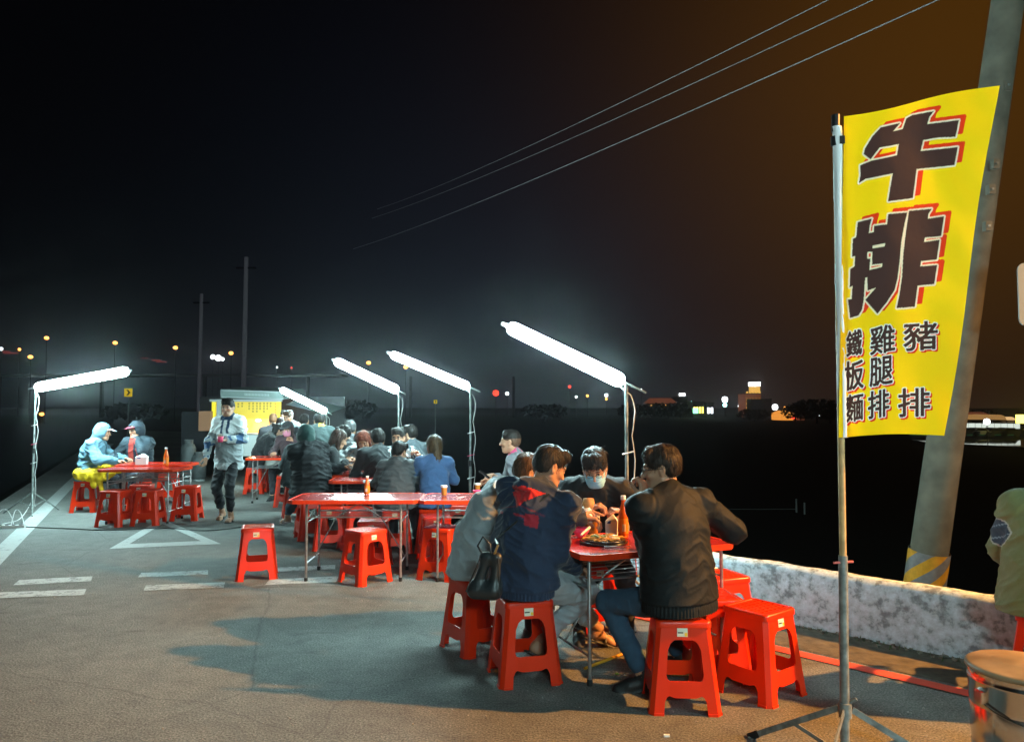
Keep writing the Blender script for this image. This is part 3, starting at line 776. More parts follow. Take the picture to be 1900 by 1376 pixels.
STOOLS = [  # ground pixel of the base centre, yaw, label
 (1262, 1302, -3, 'red stool carrying the young man in the black bomber jacket'),
 (1410, 1282, 38, 'empty red stool with slotted seat, rightmost at the near table'),
 (1338, 1196, 20, 'red stool half hidden behind the empty rightmost stool, furthest from the camera'),
 (1322, 1250, 6, 'red stool squeezed between the seated bomber jacket man and the rightmost stool'),
 (972, 1254, 14, 'red stool carrying the man in the navy jacket with red hood lining'),
 (884, 1200, 33, 'red stool carrying the person in the light grey jacket, below the handbag'),
 (477, 1069, 17, 'lone red stool on the road lines left of the long tables'),
 (678, 1077, 45, 'red stool turned corner-on in front of the long tables'),
 (820, 1070, -20, 'red stool in front of the right long table, near the grey jacket'),
 (1110, 1130, 8, 'red stool under the masked man at the near table'),
 (612, 1016, 12, 'red stool standing beside the stack left of the long tables'),
 (662, 1018, 28, 'red stool under the left long table, behind its front legs'),
 (692, 1052, 5, 'red stool under the left long table, right behind the corner-on stool'),
 (733, 1022, 10, 'red stool carrying the child in the grey puffer jacket'),
 (806, 1022, -8, 'red stool carrying the long-haired woman in blue'),
 (808, 1040, 12, 'red stool under the right long table with a sticker under its rim'),
 (851, 1012, 4, 'red stool at the back right under the right long table'),
 (905, 1030, 20, 'red stool under the right end of the long tables, behind the grey jacket'),
 (473, 914, 8, 'red stool carrying the woman with the hair bun'),
 (506, 908, 30, 'red stool beside the stool of the woman with the hair bun'),
 (530, 938, 15, 'red stool just behind the seated figure with the fur hood'),
 (548, 960, 20, 'red stool carrying the grey jacket person left of the fur hood figure'),
 (160, 948, 10, 'red stool carrying the person in the light blue hooded jacket'),
 (213, 974, -6, 'red stool at the left front corner of the left table'),
 (262, 958, 12, 'red stool just behind the middle front one at the left table'),
 (276, 972, 4, 'red stool in the middle in front of the left table'),
 (347, 963, 5, 'red stool at the right front of the left table'),
 (312, 930, 14, 'red stool at the far right behind the left table'),
 (262, 922, 0, 'red stool carrying the person with red cap and dark hood'),
 (1885, 1262, 20, 'red stool under the person in the olive jacket at the right edge'),
]
stools = {}
for i, (px, py, yw, lb) in enumerate(STOOLS):
    stools[i] = stool(G(px, py), yw, lb, sticker=(i not in (2, 3, 5, 11)))
# nested stack left of the long tables
sp = G(578, 998)
for k in range(2):
    stool(sp, 24+2*k, ['lower one of two nested red stools under the fur hood figure', 'upper one of two nested red stools under the fur hood figure'][k], z=k*.045, sticker=False)
# ---------------------------------------------------------------- folding tables
def table(c, ang, Lx, Ly, h, label, lx=None, ly=None, deep=False):
    root = empty('folding_table', (c[0], c[1], 0), R(ang), label, 'table', 'red folding tables')
    k = .055; x, y = Lx/2, Ly/2; lx = lx or Lx/2-.14; ly = ly or Ly/2-.07
    def octo(x, y, k): return [(x-k, -y), (x, -y+k), (x, y-k), (x-k, y), (-x+k, y), (-x, y-k), (-x, -y+k), (-x+k, -y)]
    b = MB(); b.prism(octo(x-.012, y-.012, k), [], lambda u, v, w_: Vector((u, v, h-.006+w_)), .006); b.build('tabletop', M['table_top'], root)
    b = MB(); b.prism(octo(x, y, k), [octo(x-.012, y-.012, k)[::-1]], lambda u, v, w_: Vector((u, v, h-.030+w_)), .0325); b.build('edge_band', M['table_edge'], root)
    b = MB(); b.prism(octo(x-.013, y-.013, k), [], lambda u, v, w_: Vector((u, v, h-.028+w_)), .018); b.build('underside', simple('board_underside', (.16, .07, .05), .8), root)
    r = .011
    for sx in (-1, 1):
        for sy in (-1, 1):
            b = MB(); X, Y_ = sx*lx, sy*ly
            b.tube([(X, Y_, .03), (X, Y_, h-.05), (X-sx*.015, Y_, h-.03)], r, 10); lg = b.build('leg', M['steel'], root)
            b = MB(); b.tube([(X, Y_, 0), (X, Y_, .035)], r+.005, 10); b.build('foot_cap', M['black_rubber'], lg)
        for hb in (.16, h-.20, h-.035):
            b = MB(); b.tube([(sx*lx, -ly, hb), (sx*lx, ly, hb)], .007, 8); b.build('leg_crossbar', M['steel'], root)
        b = MB(); b.tube([(sx*lx, ly*.3, .16), (sx*lx*.5, 0, h-.19), (0, 0, h-.06)], .006, 8); b.build('folding_brace', M['steel'], root)
    for sy in (-1, 1):
        b = MB(); b.tube([(-lx, sy*ly*.97, h-.155), (lx, sy*ly*.97, h-.155)], .006, 8); b.build('rail', M['steel'], root)
    b = MB()
    for t in range(5): b.tube([(-lx, -ly+2*ly*(t+.5)/5, h-.16), (lx, -ly+2*ly*(t+.5)/5, h-.16)], .0028, 6)
    b.build('wire_shelf', M['steel'], root)
    return root
TH = .72
def quadc(l, near): return None
pA, pB = G(1040, 1228), G(1350, 1237)
c1 = (pA+pB)/2+Vector((-.03, .05, 0))
table(c1, 22, 1.04, .64, TH+.01, 'red table nearest the camera holding bottles and noodles', .45, .24)
table((-1.42, 7.05), 1, 1.18, .60, TH, 'left one of two red tables joined end to end in the middle', .42, .24)
table((-.24, 7.03), -1, 1.18, .60, TH, 'right one of two red tables joined end to end in the middle', .42, .24)
tA = G(243, 985); 
tl = Vector(((272-950)/F*10.35, 10.35))
table(tl+Vector((.02, 0)), 2, 1.06, .60, TH, 'red table in front of the two hooded people at the left, near half', .40, .24)
table(tl+Vector((-.12, .63)), 2, 1.0, .60, TH+.012, 'red table at the left, far half in front of the red cap person', .38, .24)
T5 = Vector(((632-950)/F*9.6, 9.55)); table(T5, -6, 1.0, .60, TH, 'red table with the white noodle box among the crowd', .38, .24)
T4 = Vector(((712-950)/F*8.75, 8.85)); table(T4, 4, 1.2, .60, TH, 'red table in front of the man with glasses', .46, .24)
T6 = Vector(((520-950)/F*12.6, 12.6)); table(T6, 10, 1.0, .60, TH, 'red table beyond the woman with the hair bun', .38, .24)

# ---------------------------------------------------------------- light stands
def light_stand(base, top, tip, label, r=.058, cable='white_cable', cable2=None, ext=.09, spread=.40, pole_r=.013, thin_tail=False, rot=0):
    base = Vector(base); root = empty('light_stand', base, 0, label, 'light stand', 'light stands with sloping tubes')
    T = Vector(top)-base; E = Vector(tip)-base; d = (E-T).normalized()
    b = MB(); b.tube([(0, 0, .05), (0, 0, T.z*.5)], pole_r*1.35, 10); b.tube([(0, 0, T.z*.5), (0, 0, T.z)], pole_r, 10); b.build('pole', M['galv'], root)
    b = MB(); b.tube([(0, 0, T.z*.5-.04), (0, 0, T.z*.5+.03)], pole_r*2.0, 10); b.tube([(0, 0, T.z*.5), (.055, 0, T.z*.5)], .006, 6); b.build('clamp', M['black'], root)
    for k in range(3):
        a = rot+2*pi*k/3+.5; u = Vector((cos(a), sin(a), 0))
        b = MB(); b.tube([u*.015+Vector((0, 0, .30)), u*spread+Vector((0, 0, .012))], .010, 8); lg = b.build('leg', M['galv'], root)
        b = MB(); b.tube([u*spread*.45+Vector((0, 0, .175)), Vector((0, 0, .09))], .007, 6); b.build('brace', M['galv'], lg)
    b = MB(); b.tube([T-d*ext*1.6, T+d*(E-T).length*1.03], .009, 8); b.build('boom', M['galv'], root)
    L0 = (E-T).length; st = T+d*.03
    b = MB(); b.smooth = True; q = d.to_track_quat('Z', 'Y').to_matrix(); n = 18; tl = L0-.06
    prof = [(0, 0), (r*.5, .004), (r*.86, .02), (r, .05), (r, tl-.05), (r*.86, tl-.02), (r*.5, tl-.004), (0, tl)]  # radius widened beyond a real tube to take in its bloom
    vs = [st+q@Vector((a*cos(2*pi*k/n), a*sin(2*pi*k/n), z)) for a, z in prof for k in range(n)]
    fs = [(i*n+k, i*n+(k+1) % n, (i+1)*n+(k+1) % n, (i+1)*n+k) for i in range(len(prof)-1) for k in range(n)]
    b.add(vs, fs); b.build('light_tube', M['tube'], root)
    b = MB(); b.tube([E-d*.01, E+d*.05], .018, 8); b.build('end_cap', M['white_plastic'], root)
    rng = random.Random(int(abs(base.x*100)))
    pts = []; zt = T.z-.02; N = 26
    for i in range(N+1):
        z = zt-(zt-.10)*i/N; ph = i/N
        off_ = .03+.030*abs(sin(ph*pi*4.2))+rng.uniform(-.004, .004)
        pts.append((off_, -.012+.01*sin(ph*21), z))
    k = 11 if cable2 else N
    b = MB(); b.tube([st+d*.02+Vector((0, 0, -.05)), (.03, -.02, T.z-.09)]+pts[2:k+1], .0045, 6); b.build('cable', M[cable], root)
    if cable2:
        b = MB(); b.tube(pts[k:], .0045, 6); b.build('lower_cable', M[cable2], root)
    for z, m in ((T.z*.70, 'white_plastic'), (T.z*.40, 'white_plastic'), (T.z*.55, 'pink')):
        b = MB(); b.tube([(-.035, -.01, z-.01), (.05, -.012, z+.012)], .006, 6); b.build('cable_tie', M[m], root)
    return root
def X_(px, Y): return (px-950)/F*Y
def stand(px, Y, ytop, tpx, tpy, tY, label, **k):
    t = at(px, ytop, Y); e = at(tpx, tpy, tY)
    return light_stand((t.x, t.y, 0), t, e, label, **k)
stand(66, 11.1, 719, 238, 688, 10.5, 'light stand at the far left with its tube rising to the right', r=.066, rot=.6)
stand(1162, 5.65, 711, 940, 604, 6.3, 'nearest light stand behind the sauce bottle with red cable and brightest tube', r=.055, cable='white_cable', cable2='red_cable', ext=.11)
stand(873, 9.0, 719, 724, 656, 9.6, 'middle light stand standing behind the cups on the long table', r=.048)
stand(740, 11.0, 725, 621, 669, 11.6, 'light stand behind the man with glasses', r=.062)
stand(606, 14.2, 764, 521, 722, 14.9, 'furthest light stand, next to the food stall', r=.056)
# the stand behind the photographer, one more of the row: it lights the near stools and the jackets' backs
light_stand((1.3, -1.5, 0), (1.3, -1.5, 2.2), (.3, -1.9, 2.75), 'light stand behind the camera position, nearest the road', r=.085)
light_stand((4.7, 1.5, 0), (4.7, 1.5, 1.95), (3.9, .8, 2.45), 'added light stand out of frame at the right beside the olive coat person', r=.055)  # unseen stand added to throw more tube light on the wall
SLAMP = (9.2, 3.25, 6.3)
def sodium_street_lamp():
    root = empty('street_lamp', (SLAMP[0]+1.2, SLAMP[1], -1.0), label='sodium street lamp on a tall post out of frame to the right', cat='street lamp')
    b = MB(); b.tube([(0, 0, 0), (0, 0, 7.2), (-.3, 0, 7.45), (-1.0, 0, 7.5)], .07, 12, r2=.045); b.build('post', M['galv'], root)
    b = MB(); b.box((-1.2, 0, 7.46), (.6, .22, .12)); b.build('lamp_head', M['galv'], root)
    ld = bpy.data.lights.new('lamp_bulb', 'SPOT'); ld.energy = 9500; ld.color = (1, .43, .10); ld.shadow_soft_size = .10; ld.spot_size = R(62); ld.spot_blend = .65
    lo = bpy.data.objects.new('lamp_bulb', ld); COL.objects.link(lo); lo.parent = root; lo.location = (-1.2, 0, 7.36); lo.rotation_euler = Vector((.2-SLAMP[0], 2.3-SLAMP[1], -6.36)).to_track_quat('-Z', 'Y').to_euler()
sodium_street_lamp()

# ---------------------------------------------------------------- banner
def banner():
    PY = 3.3; px0 = X_(1556, PY)
    root = empty('banner_stand', (px0, PY, 0), 0, 'metal tripod stand with bamboo pole holding the yellow banner', 'banner stand')
    def zz(py): return at(1556, py, PY).z
    b = MB(); b.tube([(-.004, 0, .06), (0.004, 0, zz(1030))], .019, 16); b.build('pipe', M['galv'], root)
    b = MB(); b.tube([(0.004, 0, zz(1032)), (.012, 0, zz(216))], .0145, 14, r2=.0145); b.build('bamboo_pole', M['wood'], root)
    b = MB(); b.tube([(.010, 0, zz(245)), (.012, 0, zz(214))], .018, 12); b.build('pole_cap', M['black'], root)
    b = MB(); b.tube([(.010, 0, zz(272)), (.010, 0, zz(254))], .021, 12); b.box((.028, -.012, zz(263)), (.022, .03, .035)); b.build('clamp', M['black'], root)
    b = MB(); b.tube([(-.04, -.005, zz(1043)), (.045, -.005, zz(1041))], .0055, 6); b.build('locking_pin', simple('pink_pin', (.75, .15, .12), .5), root)
    J = Vector((0, 0, zz(1316)))
    b = MB(); b.tube([J+Vector((0, 0, -.03)), J+Vector((0, 0, .03))], .027, 14)
    b.tube([J+Vector((.02, 0, .03)), J+Vector((.045, -.01, .05))], .008, 8); b.build('collar', M['galv'], root)
    for (gx, gy) in ((1398, 1368), (1760, 1432), (1500, 1560)):
        g = G(gx, gy)-Vector((px0, PY, 0)); u = g.normalized(); a = J+u*.03; e = g+Vector((0, 0, .012))
        dd = (e-a); q = dd.to_track_quat('X', 'Z').to_matrix()
        b = MB(); b.box((a+e)/2, (dd.length, .006, .026), mat=q); lg = b.build('leg', M['galv'], root)
        b = MB(); b.box(e, (.06, .012, .032), mat=q); b.build('rubber_foot', M['black_rubber'], lg)
        mid = a.lerp(e, .52); f = Vector((0, 0, .055)); d2 = f-mid
        b = MB(); b.box((mid+f)/2+Vector((0, .006, 0)), (d2.length, .005, .018), mat=d2.to_track_quat('X', 'Z').to_matrix()); b.build('brace', M['galv'], lg)
    b = MB(); b.box((0, 0, .03), (.05, .05, .06)); b.build('foot', M['black_rubber'], root)
    # cloth: a printed sheet hanging from the pole; its picture is rasterised into the mesh colours
    S = 2; ox, oy, IW, IH = 1550, 145, 315*S, 675*S
    yy, xx = np.mgrid[0:IH, 0:IW]
    gx = ox+xx/S; gy = oy+yy/S
    def inside(poly):
        r = np.zeros(gx.shape, bool); n = len(poly)
        for i in range(n):
            x1, y1 = poly[i]; x2, y2 = poly[(i+1) % n]
            if y1 == y2: continue
            c = ((y1 > gy) != (y2 > gy)) & (gx < (x2-x1)*(gy-y1)/(y2-y1)+x1); r ^= c
        return r
    def dil(m, r):
        o = m.copy(); rr = int(math.ceil(r))
        for dy in range(-rr, rr+1):
            for dx in range(-rr, rr+1):
                if dx*dx+dy*dy <= r*r+.5: o |= np.roll(np.roll(m, dy, 0), dx, 1)
        return o
    tr = lambda P, x0, y0, k: [(x0+x/k, y0+y/k) for x, y in P]
    niu = tr([(755, 400), (820, 365), (1050, 322), (1000, 385), (978, 462), (1315, 418), (1278, 598), (1100, 603), (935, 632), (908, 748), (1302, 705), (1268, 898), (1060, 920), (865, 940), (825, 1248), (560, 1283), (610, 985),
              (320, 1045), (250, 1090), (268, 1000), (262, 900), (385, 850), (655, 793), (675, 675), (470, 712), (375, 836), (300, 780), (315, 720), (395, 590), (485, 495), (690, 450), (615, 537), (715, 515)], 1550, 150, 5.734)
    pl = tr([(228, 288), (372, 250), (352, 320), (342, 400), (392, 388), (395, 325), (528, 308), (540, 205), (735, 188), (708, 300), (675, 480), (655, 700), (635, 860), (605, 980), (520, 1110), (430, 1222), (305, 1080), (415, 955), (330, 985), (325, 850),
             (305, 855), (297, 960), (290, 1080), (272, 1180), (235, 1240), (150, 1265), (128, 1075), (165, 1072), (176, 935), (145, 955), (152, 765), (195, 740), (202, 632), (170, 642), (178, 458), (213, 440)], 1550, 360, 5.504)
    h1 = tr([(380, 528), (508, 502), (505, 535), (380, 556)], 1550, 360, 5.504)
    h2 = tr([(328, 590), (378, 590), (374, 722), (480, 708), (475, 745), (348, 775), (358, 660), (325, 660)], 1550, 360, 5.504)
    pr = tr([(752, 172), (985, 150), (950, 205), (945, 252), (1110, 228), (1080, 428), (915, 445), (905, 490), (1065, 468), (1035, 670), (875, 685), (868, 738), (1040, 725), (1010, 920), (840, 935), (812, 1150), (625, 1165), (655, 1020), (680, 850), (695, 600), (718, 400)], 1550, 360, 5.504)
    big = inside(niu) | ((inside(pl) & ~inside(h1) & ~inside(h2)) | inside(pr))
    small = np.zeros(gx.shape, bool)
    def glyph(ch, x0, y0, x1, y1, sk=-7):
        cu = bpy.data.curves.new('print', 'FONT'); cu.body = ch; ob = bpy.data.objects.new('print', cu); COL.objects.link(ob)
        dg = bpy.context.evaluated_depsgraph_get(); me = bpy.data.meshes.new_from_object(ob.evaluated_get(dg))
        bpy.data.objects.remove(ob); bpy.data.curves.remove(cu)
        n = len(me.vertices)
        if n == 0: return
        co = np.empty(n*3); me.vertices.foreach_get('co', co); co = co.reshape(-1, 3)[:, :2]
        lo, hi = co.min(0), co.max(0); uv = (co-lo)/(hi-lo)
        X = x0+uv[:, 0]*(x1-x0); Yp = y1-uv[:, 1]*(y1-y0)+sk*(uv[:, 0]-.5)
        me.calc_loop_triangles()
        for t in me.loop_triangles:
            a, b_, c_ = t.vertices; xs = X[[a, b_, c_]]; ys = Yp[[a, b_, c_]]
            i0, i1 = int((xs.min()-ox)*S)-1, int((xs.max()-ox)*S)+2; j0, j1 = int((ys.min()-oy)*S)-1, int((ys.max()-oy)*S)+2
            i0, j0 = max(i0, 0), max(j0, 0)
            sx = gx[j0:j1, i0:i1]; sy = gy[j0:j1, i0:i1]
            if sx.size == 0: continue
            def e(p, q): return (xs[q]-xs[p])*(sy-ys[p])-(ys[q]-ys[p])*(sx-xs[p])
            e0, e1, e2 = e(0, 1), e(1, 2), e(2, 0)
            small[j0:j1, i0:i1] |= ((e0 >= 0) & (e1 >= 0) & (e2 >= 0)) | ((e0 <= 0) & (e1 <= 0) & (e2 <= 0))
        bpy.data.meshes.remove(me)
    for a in (('鐵', 1571, 613, 1599, 660), ('板', 1566, 669, 1602, 722), ('麵', 1569, 731, 1601, 781), ('雞', 1615, 604, 1660, 655), ('腿', 1614, 662, 1656, 714),
              ('排', 1611, 724, 1649, 774), ('豬', 1677, 597, 1739, 649, -4), ('排', 1667, 720, 1725, 772, -3)): glyph(*a)
    small = dil(small, 2.3)
    col = np.empty(gx.shape+(3,)); YEL = (.95, .56, .0); BR = (.055, .022, .018); WH = (.85, .72, .55); RD = (.80, .035, .004)
    col[:] = YEL
    bo = dil(big, 6); so = dil(small, 3.4)
    col[np.roll(np.roll(bo, -16, 0), 22, 1)] = RD
    col[np.roll(np.roll(so, 6, 0), 6, 1)] = RD
    col[bo] = (.86, .66, .44); col[so] = (.85, .80, .72); col[big] = BR; col[small] = BR
    hem = (gx < 1571+ (gy-215)*.002); 
    NU, NV = 260, 560
    c00, c10, c01, c11 = (1556, 812), (1752, 808), (1566, 216), (1853, 157)
    V = []; C = []
    for j in range(NV+1):
        v = j/NV
        for i in range(NU+1):
            u = i/NU
            px = (c00[0]*(1-u)+c10[0]*u)*(1-v)+(c01[0]*(1-u)+c11[0]*u)*v; py = (c00[1]*(1-u)+c10[1]*u)*(1-v)+(c01[1]*(1-u)+c11[1]*u)*v
            py += 5*sin(u*pi)*(1-v)*-1+3*sin(u*2.2*pi)*v
            px += u*3.5*sin(v*7)
            V.append((px, py, u, v))
    P = []
    for px, py, u, v in V:
        Yb = PY-.024+.02*u+.006*u*sin(v*7+u*3)+.004*sin(u*9+v*2.5)*min(1, u*4)+.0015*sin(v*31+u*14)*u
        p = at(px, py, Yb); P.append((p.x-px0, p.y-PY, p.z))
    idx = [(j*(NU+1)+i, j*(NU+1)+i+1, (j+1)*(NU+1)+i+1, (j+1)*(NU+1)+i) for j in range(NV) for i in range(NU)]
    me = bpy.data.meshes.new('banner_cloth'); me.from_pydata(P, [], idx)
    Va = np.array(V); fx = np.clip((Va[:, 0]-ox)*S, 0, IW-2); fy = np.clip((Va[:, 1]-oy)*S, 0, IH-2); ix = fx.astype(int); iy = fy.astype(int); tx = (fx-ix)[:, None]; ty = (fy-iy)[:, None]
    cc = col[iy, ix]*(1-tx)*(1-ty)+col[iy, ix+1]*tx*(1-ty)+col[iy+1, ix]*(1-tx)*ty+col[iy+1, ix+1]*tx*ty
    at_ = me.attributes.new('Col', 'FLOAT_COLOR', 'POINT'); at_.data.foreach_set('color', np.concatenate([cc, np.ones((len(cc), 1))], 1).ravel())
    me.polygons.foreach_set('use_smooth', [True]*len(idx))
    m, t, p = new_mat('printed_banner_cloth'); a = t.nodes.new('ShaderNodeAttribute'); a.attribute_name = 'Col'
    L(t, a.outputs['Color'], p.inputs['Base Color']); p.inputs['Roughness'].default_value = .75; p.inputs['Specular IOR Level'].default_value = .2
    tr_ = t.nodes.new('ShaderNodeBsdfTranslucent'); L(t, a.outputs['Color'], tr_.inputs['Color']); mx = t.nodes.new('ShaderNodeMixShader'); mx.inputs[0].default_value = .45
    wv = noise_node(t, t.nodes.new('ShaderNodeTexCoord').outputs['Object'], 7, 4); bb = t.nodes.new('ShaderNodeBump'); bb.inputs['Strength'].default_value = .35; bb.inputs['Distance'].default_value = .012
    L(t, wv, bb.inputs['Height']); L(t, bb.outputs[0], p.inputs['Normal'])
    L(t, p.outputs[0], mx.inputs[1]); L(t, tr_.outputs[0], mx.inputs[2]); L(t, mx.outputs[0], t.nodes['Material Output'].inputs[0])
    me.materials.append(m)
    bn = empty('banner', (px0, PY, 0), 0, 'tall yellow banner with large dark Chinese characters on the bamboo pole', 'banner')
    link('banner_cloth', me, bn)
    # white sleeve that holds the pole
    b = MB(); rng = random.Random(2); n = 14; rows = 60; b.smooth = True; vs = []; zt, zb = zz(236), zz(811)
    for j in range(rows+1):
        z = zt+(zb-zt)*j/rows; o = Vector((.010+.004+.0012*sin(j*.35), -.006, z))
        for k in range(n):
            a = 2*pi*k/n; rr = .0180+.0012*sin(j*.3+k)+rng.uniform(-.0009, .0009)
            vs.append(o+Vector((cos(a)*rr*1.08, sin(a)*rr, 0)))
    b.add(vs, [(j*n+k, j*n+(k+1) % n, (j+1)*n+(k+1) % n, (j+1)*n+k) for j in range(rows) for k in range(n)]); b.build('sleeve', M['white_cloth'], bn)
banner()

# ---------------------------------------------------------------- steel pot with tan lid, bottom right
def barrel():
    p = at(1893, 1215, 3.30); r = .208; root = empty('steel_bucket', (p.x+.012, 3.30, 0), 0, 'shiny stainless steel bucket with tan lid and side clasp at the bottom right', 'bucket')
    h = .432
    b = MB(); b.lathe([(0, .003), (r*.93, .003), (r*.95, .02), (r*.97, .10), (r*.955, .105), (r*.98, .16), (r*.985, .27), (r*.975, .275), (r*.99, .285), (r, h-.06), (r*1.015, h-.055), (r*1.015, h-.045), (r, h-.04), (r*1.01, h-.004), (r*1.03, h)], 48); b.build('body', M['chrome'], root)
    b = MB(); b.lathe([(0, h+.028), (r*.55, h+.026), (r*.60, h+.018), (r*.98, h+.014), (r*1.05, h+.006), (r*1.06, h-.006), (r*1.03, h-.012)], 48); b.build('lid', M['wood_lid'], root)
    b = MB(); b.tube([(.02, -.06, h+.026), (.03, -.06, h+.06), (.14, -.06, h+.06), (.15, -.06, h+.026)], .008, 8); b.build('lid_handle', M['chrome'], root)
    b = MB(); pts = []
    for i in range(25):
        a = -pi*.98+pi*.96*i/24; pts.append((cos(a)*r*1.03, sin(a)*r*1.03, h-.12-.07*sin(pi*i/24)))
    b.tube(pts, .004, 6); b.build('bail_handle', M['chrome'], root)
    b = MB(); b.box((-r*1.0, -.03, h-.11), (.02, .05, .05)); b.build('ear', M['chrome'], root)
    b = MB(); b.box((.045, -r*1.02, h-.19), (.10, .03, .17)); b.build('clasp_panel', simple('dull_red_panel', (.20, .055, .045), .6), root)
barrel()

# ---------------------------------------------------------------- small things on the tables
def bottle(p, h, r, label, liquid='sauce', lab='sauce_label', cap='white_plastic', fill=.6, group='sauce bottles'):
    root = empty('bottle', p, 0, label, 'bottle', group)
    prof = [(0, .002), (r*.9, .002), (r, .01*h/.25), (r, h*.52), (r*.92, h*.60), (r*.62, h*.73), (r*.40, h*.84), (r*.36, h*.93)]
    b = MB(); b.lathe(prof, 20); b.build('body', M[liquid], root)
    b = MB(); b.lathe([(r*.5, h*.90), (r*.52, h*.905), (r*.52, h*.995), (r*.45, h), (0, h)], 16); b.build('cap', M[cap], root)
    if lab:
        b = MB(); b.lathe([(r*1.012, h*.12), (r*1.018, h*.13), (r*1.018, h*.46), (r*1.012, h*.47)], 20); b.build('label', M[lab], root)
        b = MB()
        for i in range(6):
            a = -pi/2-.35+.12*i
            b.box((cos(a)*r*1.03, sin(a)*r*1.03, h*.26), (.0022, .0022, h*.17), a)
        b.build('barcode', M['paper'] if lab == 'sauce_label' else M['black'], root)
    return root
def cup(p, h, r, label, m='amber', rim='paper', lid=True, group='cups of iced tea'):
    root = empty('cup', p, 0, label, 'cup', group)
    b = MB(); b.lathe([(0, .002), (r*.75, .002), (r*.78, .01), (r*.97, h*.8)], 18); b.lathe([(r*.97, h*.8), (0, h*.8)], 18); b.build('body', M[m], root)
    b = MB(); b.lathe([(r*.97, h*.8), (r*1.03, h*.98), (r*1.06, h), (r*.98, h)], 18)
    if lid: b.lathe([(r*.98, h), (0, h)], 18)
    b.build('rim', M[rim], root)
    return root
def bowl(p, h, r, label):
    root = empty('bowl', p, 0, label, 'bowl', 'pink plastic bowls')
    b = MB(); b.lathe([(0, .002), (r*.5, .002), (r*.55, .008), (r*.8, h*.5), (r, h), (r*.96, h), (r*.75, h*.5), (r*.48, .012), (0, .012)], 24); b.build('body', M['pink'], root)
    b = MB(); b.lathe([(r*1.0, h-.002), (r*1.06, h+.001), (r*1.0, h+.004), (r*.95, h+.001)], 24); b.build('rim', M['pink'], root)
    return root
def onT(px, py, z=TH+.003): return G(px, py, z)
def tissue(p, rz, label, w_=.075, d_=.05, h_=.13):
    root = empty('tissue_pack', p, R(rz), label, 'tissue pack', 'tissue packs')
    x, y = w_/2, d_/2
    b = MB(); vs = [(-x, -y, 0), (x, -y, 0), (x, y, 0), (-x, y, 0), (-x*1.04, -y, h_*.72), (x*1.04, -y, h_*.72), (x*1.04, y, h_*.72), (-x*1.04, y, h_*.72), (x*.15, -y*.1, h_), (x*.35, y*.1, h_)]
    b.add(vs, [(0, 3, 2, 1), (0, 1, 5, 4), (1, 2, 6, 5), (2, 3, 7, 6), (3, 0, 4, 7), (4, 5, 8), (6, 7, 9), (5, 6, 9, 8), (7, 4, 8, 9)]); b.build('wrapper', M['paper'], root)
    b = MB(); b.prism([(-x*.7, h_*.60), (-x*.1, h_*.60), (-x*.05, h_*.70), (x*.1, h_*.74), (-x*.3, h_*.72), (-x*.6, h_*.68)], [], lambda u, v, q: Vector((u, -y-.001-q, v)), .001); b.build('blue_print', M['blue_print'], root)
    return root
z1 = TH+.01+.003
bottle(onT(1157, 998, z1), .265, .031, 'tall orange chilli sauce bottle with white cap on the near table')
bottle(onT(1090, 984, z1), .185, .022, 'clear half-empty bottle of pale sauce with white cap on the near table', liquid='amber', lab=None)
bottle(onT(1107, 978, z1), .205, .022, 'dark soy sauce bottle with white cap and pale label on the near table', liquid='soy', lab='label_white')
tissue(onT(1135, 995, z1), -14, 'white tissue pack with blue print beside the tall sauce bottle', .072, .045, .14)
cup(onT(1101, 990, z1), .10, .040, 'plastic cup of pale tea behind the noodles on the near table', lid=False, rim='glass')
bowl(onT(1078, 996, z1), .055, .058, 'pink bowl nearer the navy jacket on the near table')
bowl(onT(1082, 980, z1), .06, .05, 'pink bowl behind the other one on the near table')
b = MB(); b.tube([onT(1078, 992, z1+.06), onT(1094, 978, z1+.075)], .006, 6, r2=.009); o = b.build('spoon', M['white_plastic']); tag(o, 'white plastic spoon resting in the pink bowls', 'spoon')
def plate(p, r, label, food):
    root = empty('hot_plate', p, 0, label, 'plate', 'black hot plates with food')
    b = MB(); b.lathe([(0, .004), (r*.92, .004), (r*1.0, .012), (r*1.08, .012), (r*1.08, .003), (r*.9, 0)], 30); b.build('tray', M['wood_lid'] if False else M['plate'], root)
    b = MB(); b.lathe([(0, .014), (r*.80, .014), (r*.93, .024), (r*.97, .024), (r*.95, .016)], 30); b.build('iron_dish', M['plate'], root)
    rng = random.Random(4)
    if food:
        b = MB()
        for i in range(150):
            a = rng.uniform(0, 2*pi); rr = sqrt(rng.random())*r*.72; c = Vector((cos(a)*rr, sin(a)*rr*.8, .02+(1-(rr/(r*.75))**2)*.022*rng.uniform(.6, 1.3)))
            q = rng.uniform(0, 2*pi); P = []
            for k in range(6):
                c = c+Vector((cos(q), sin(q), rng.uniform(-.25, .25)))*.011; q += rng.uniform(-.9, .9); P.append(tuple(c))
            b.tube(P, .0021, 4, caps=False)
        nd = b.build('noodles', M['noodles'], root); nd['kind'] = 'stuff'
        b = MB()
        for i in range(16):
            a = rng.uniform(0, 2*pi); rr = rng.uniform(0, r*.6); b.box((cos(a)*rr, sin(a)*rr, .042), (.022, .012, .006), rng.uniform(0, 3))
        b.build('vegetables', M['greens'], root)
        b = MB(); b.smooth = True; b.lathe([(0, .048), (.02, .045), (.034, .036), (.038, .026)], 14, (r*.45, 0, 0)); b.build('fried_egg', M['egg'], root)
    return root
plate(onT(1120, 1006, z1), .135, 'black hot plate heaped with fried noodles on the near table', True)
plate(onT(1052, 977, z1), .11, 'second black hot plate beside the hand of the grey jacket person', True)
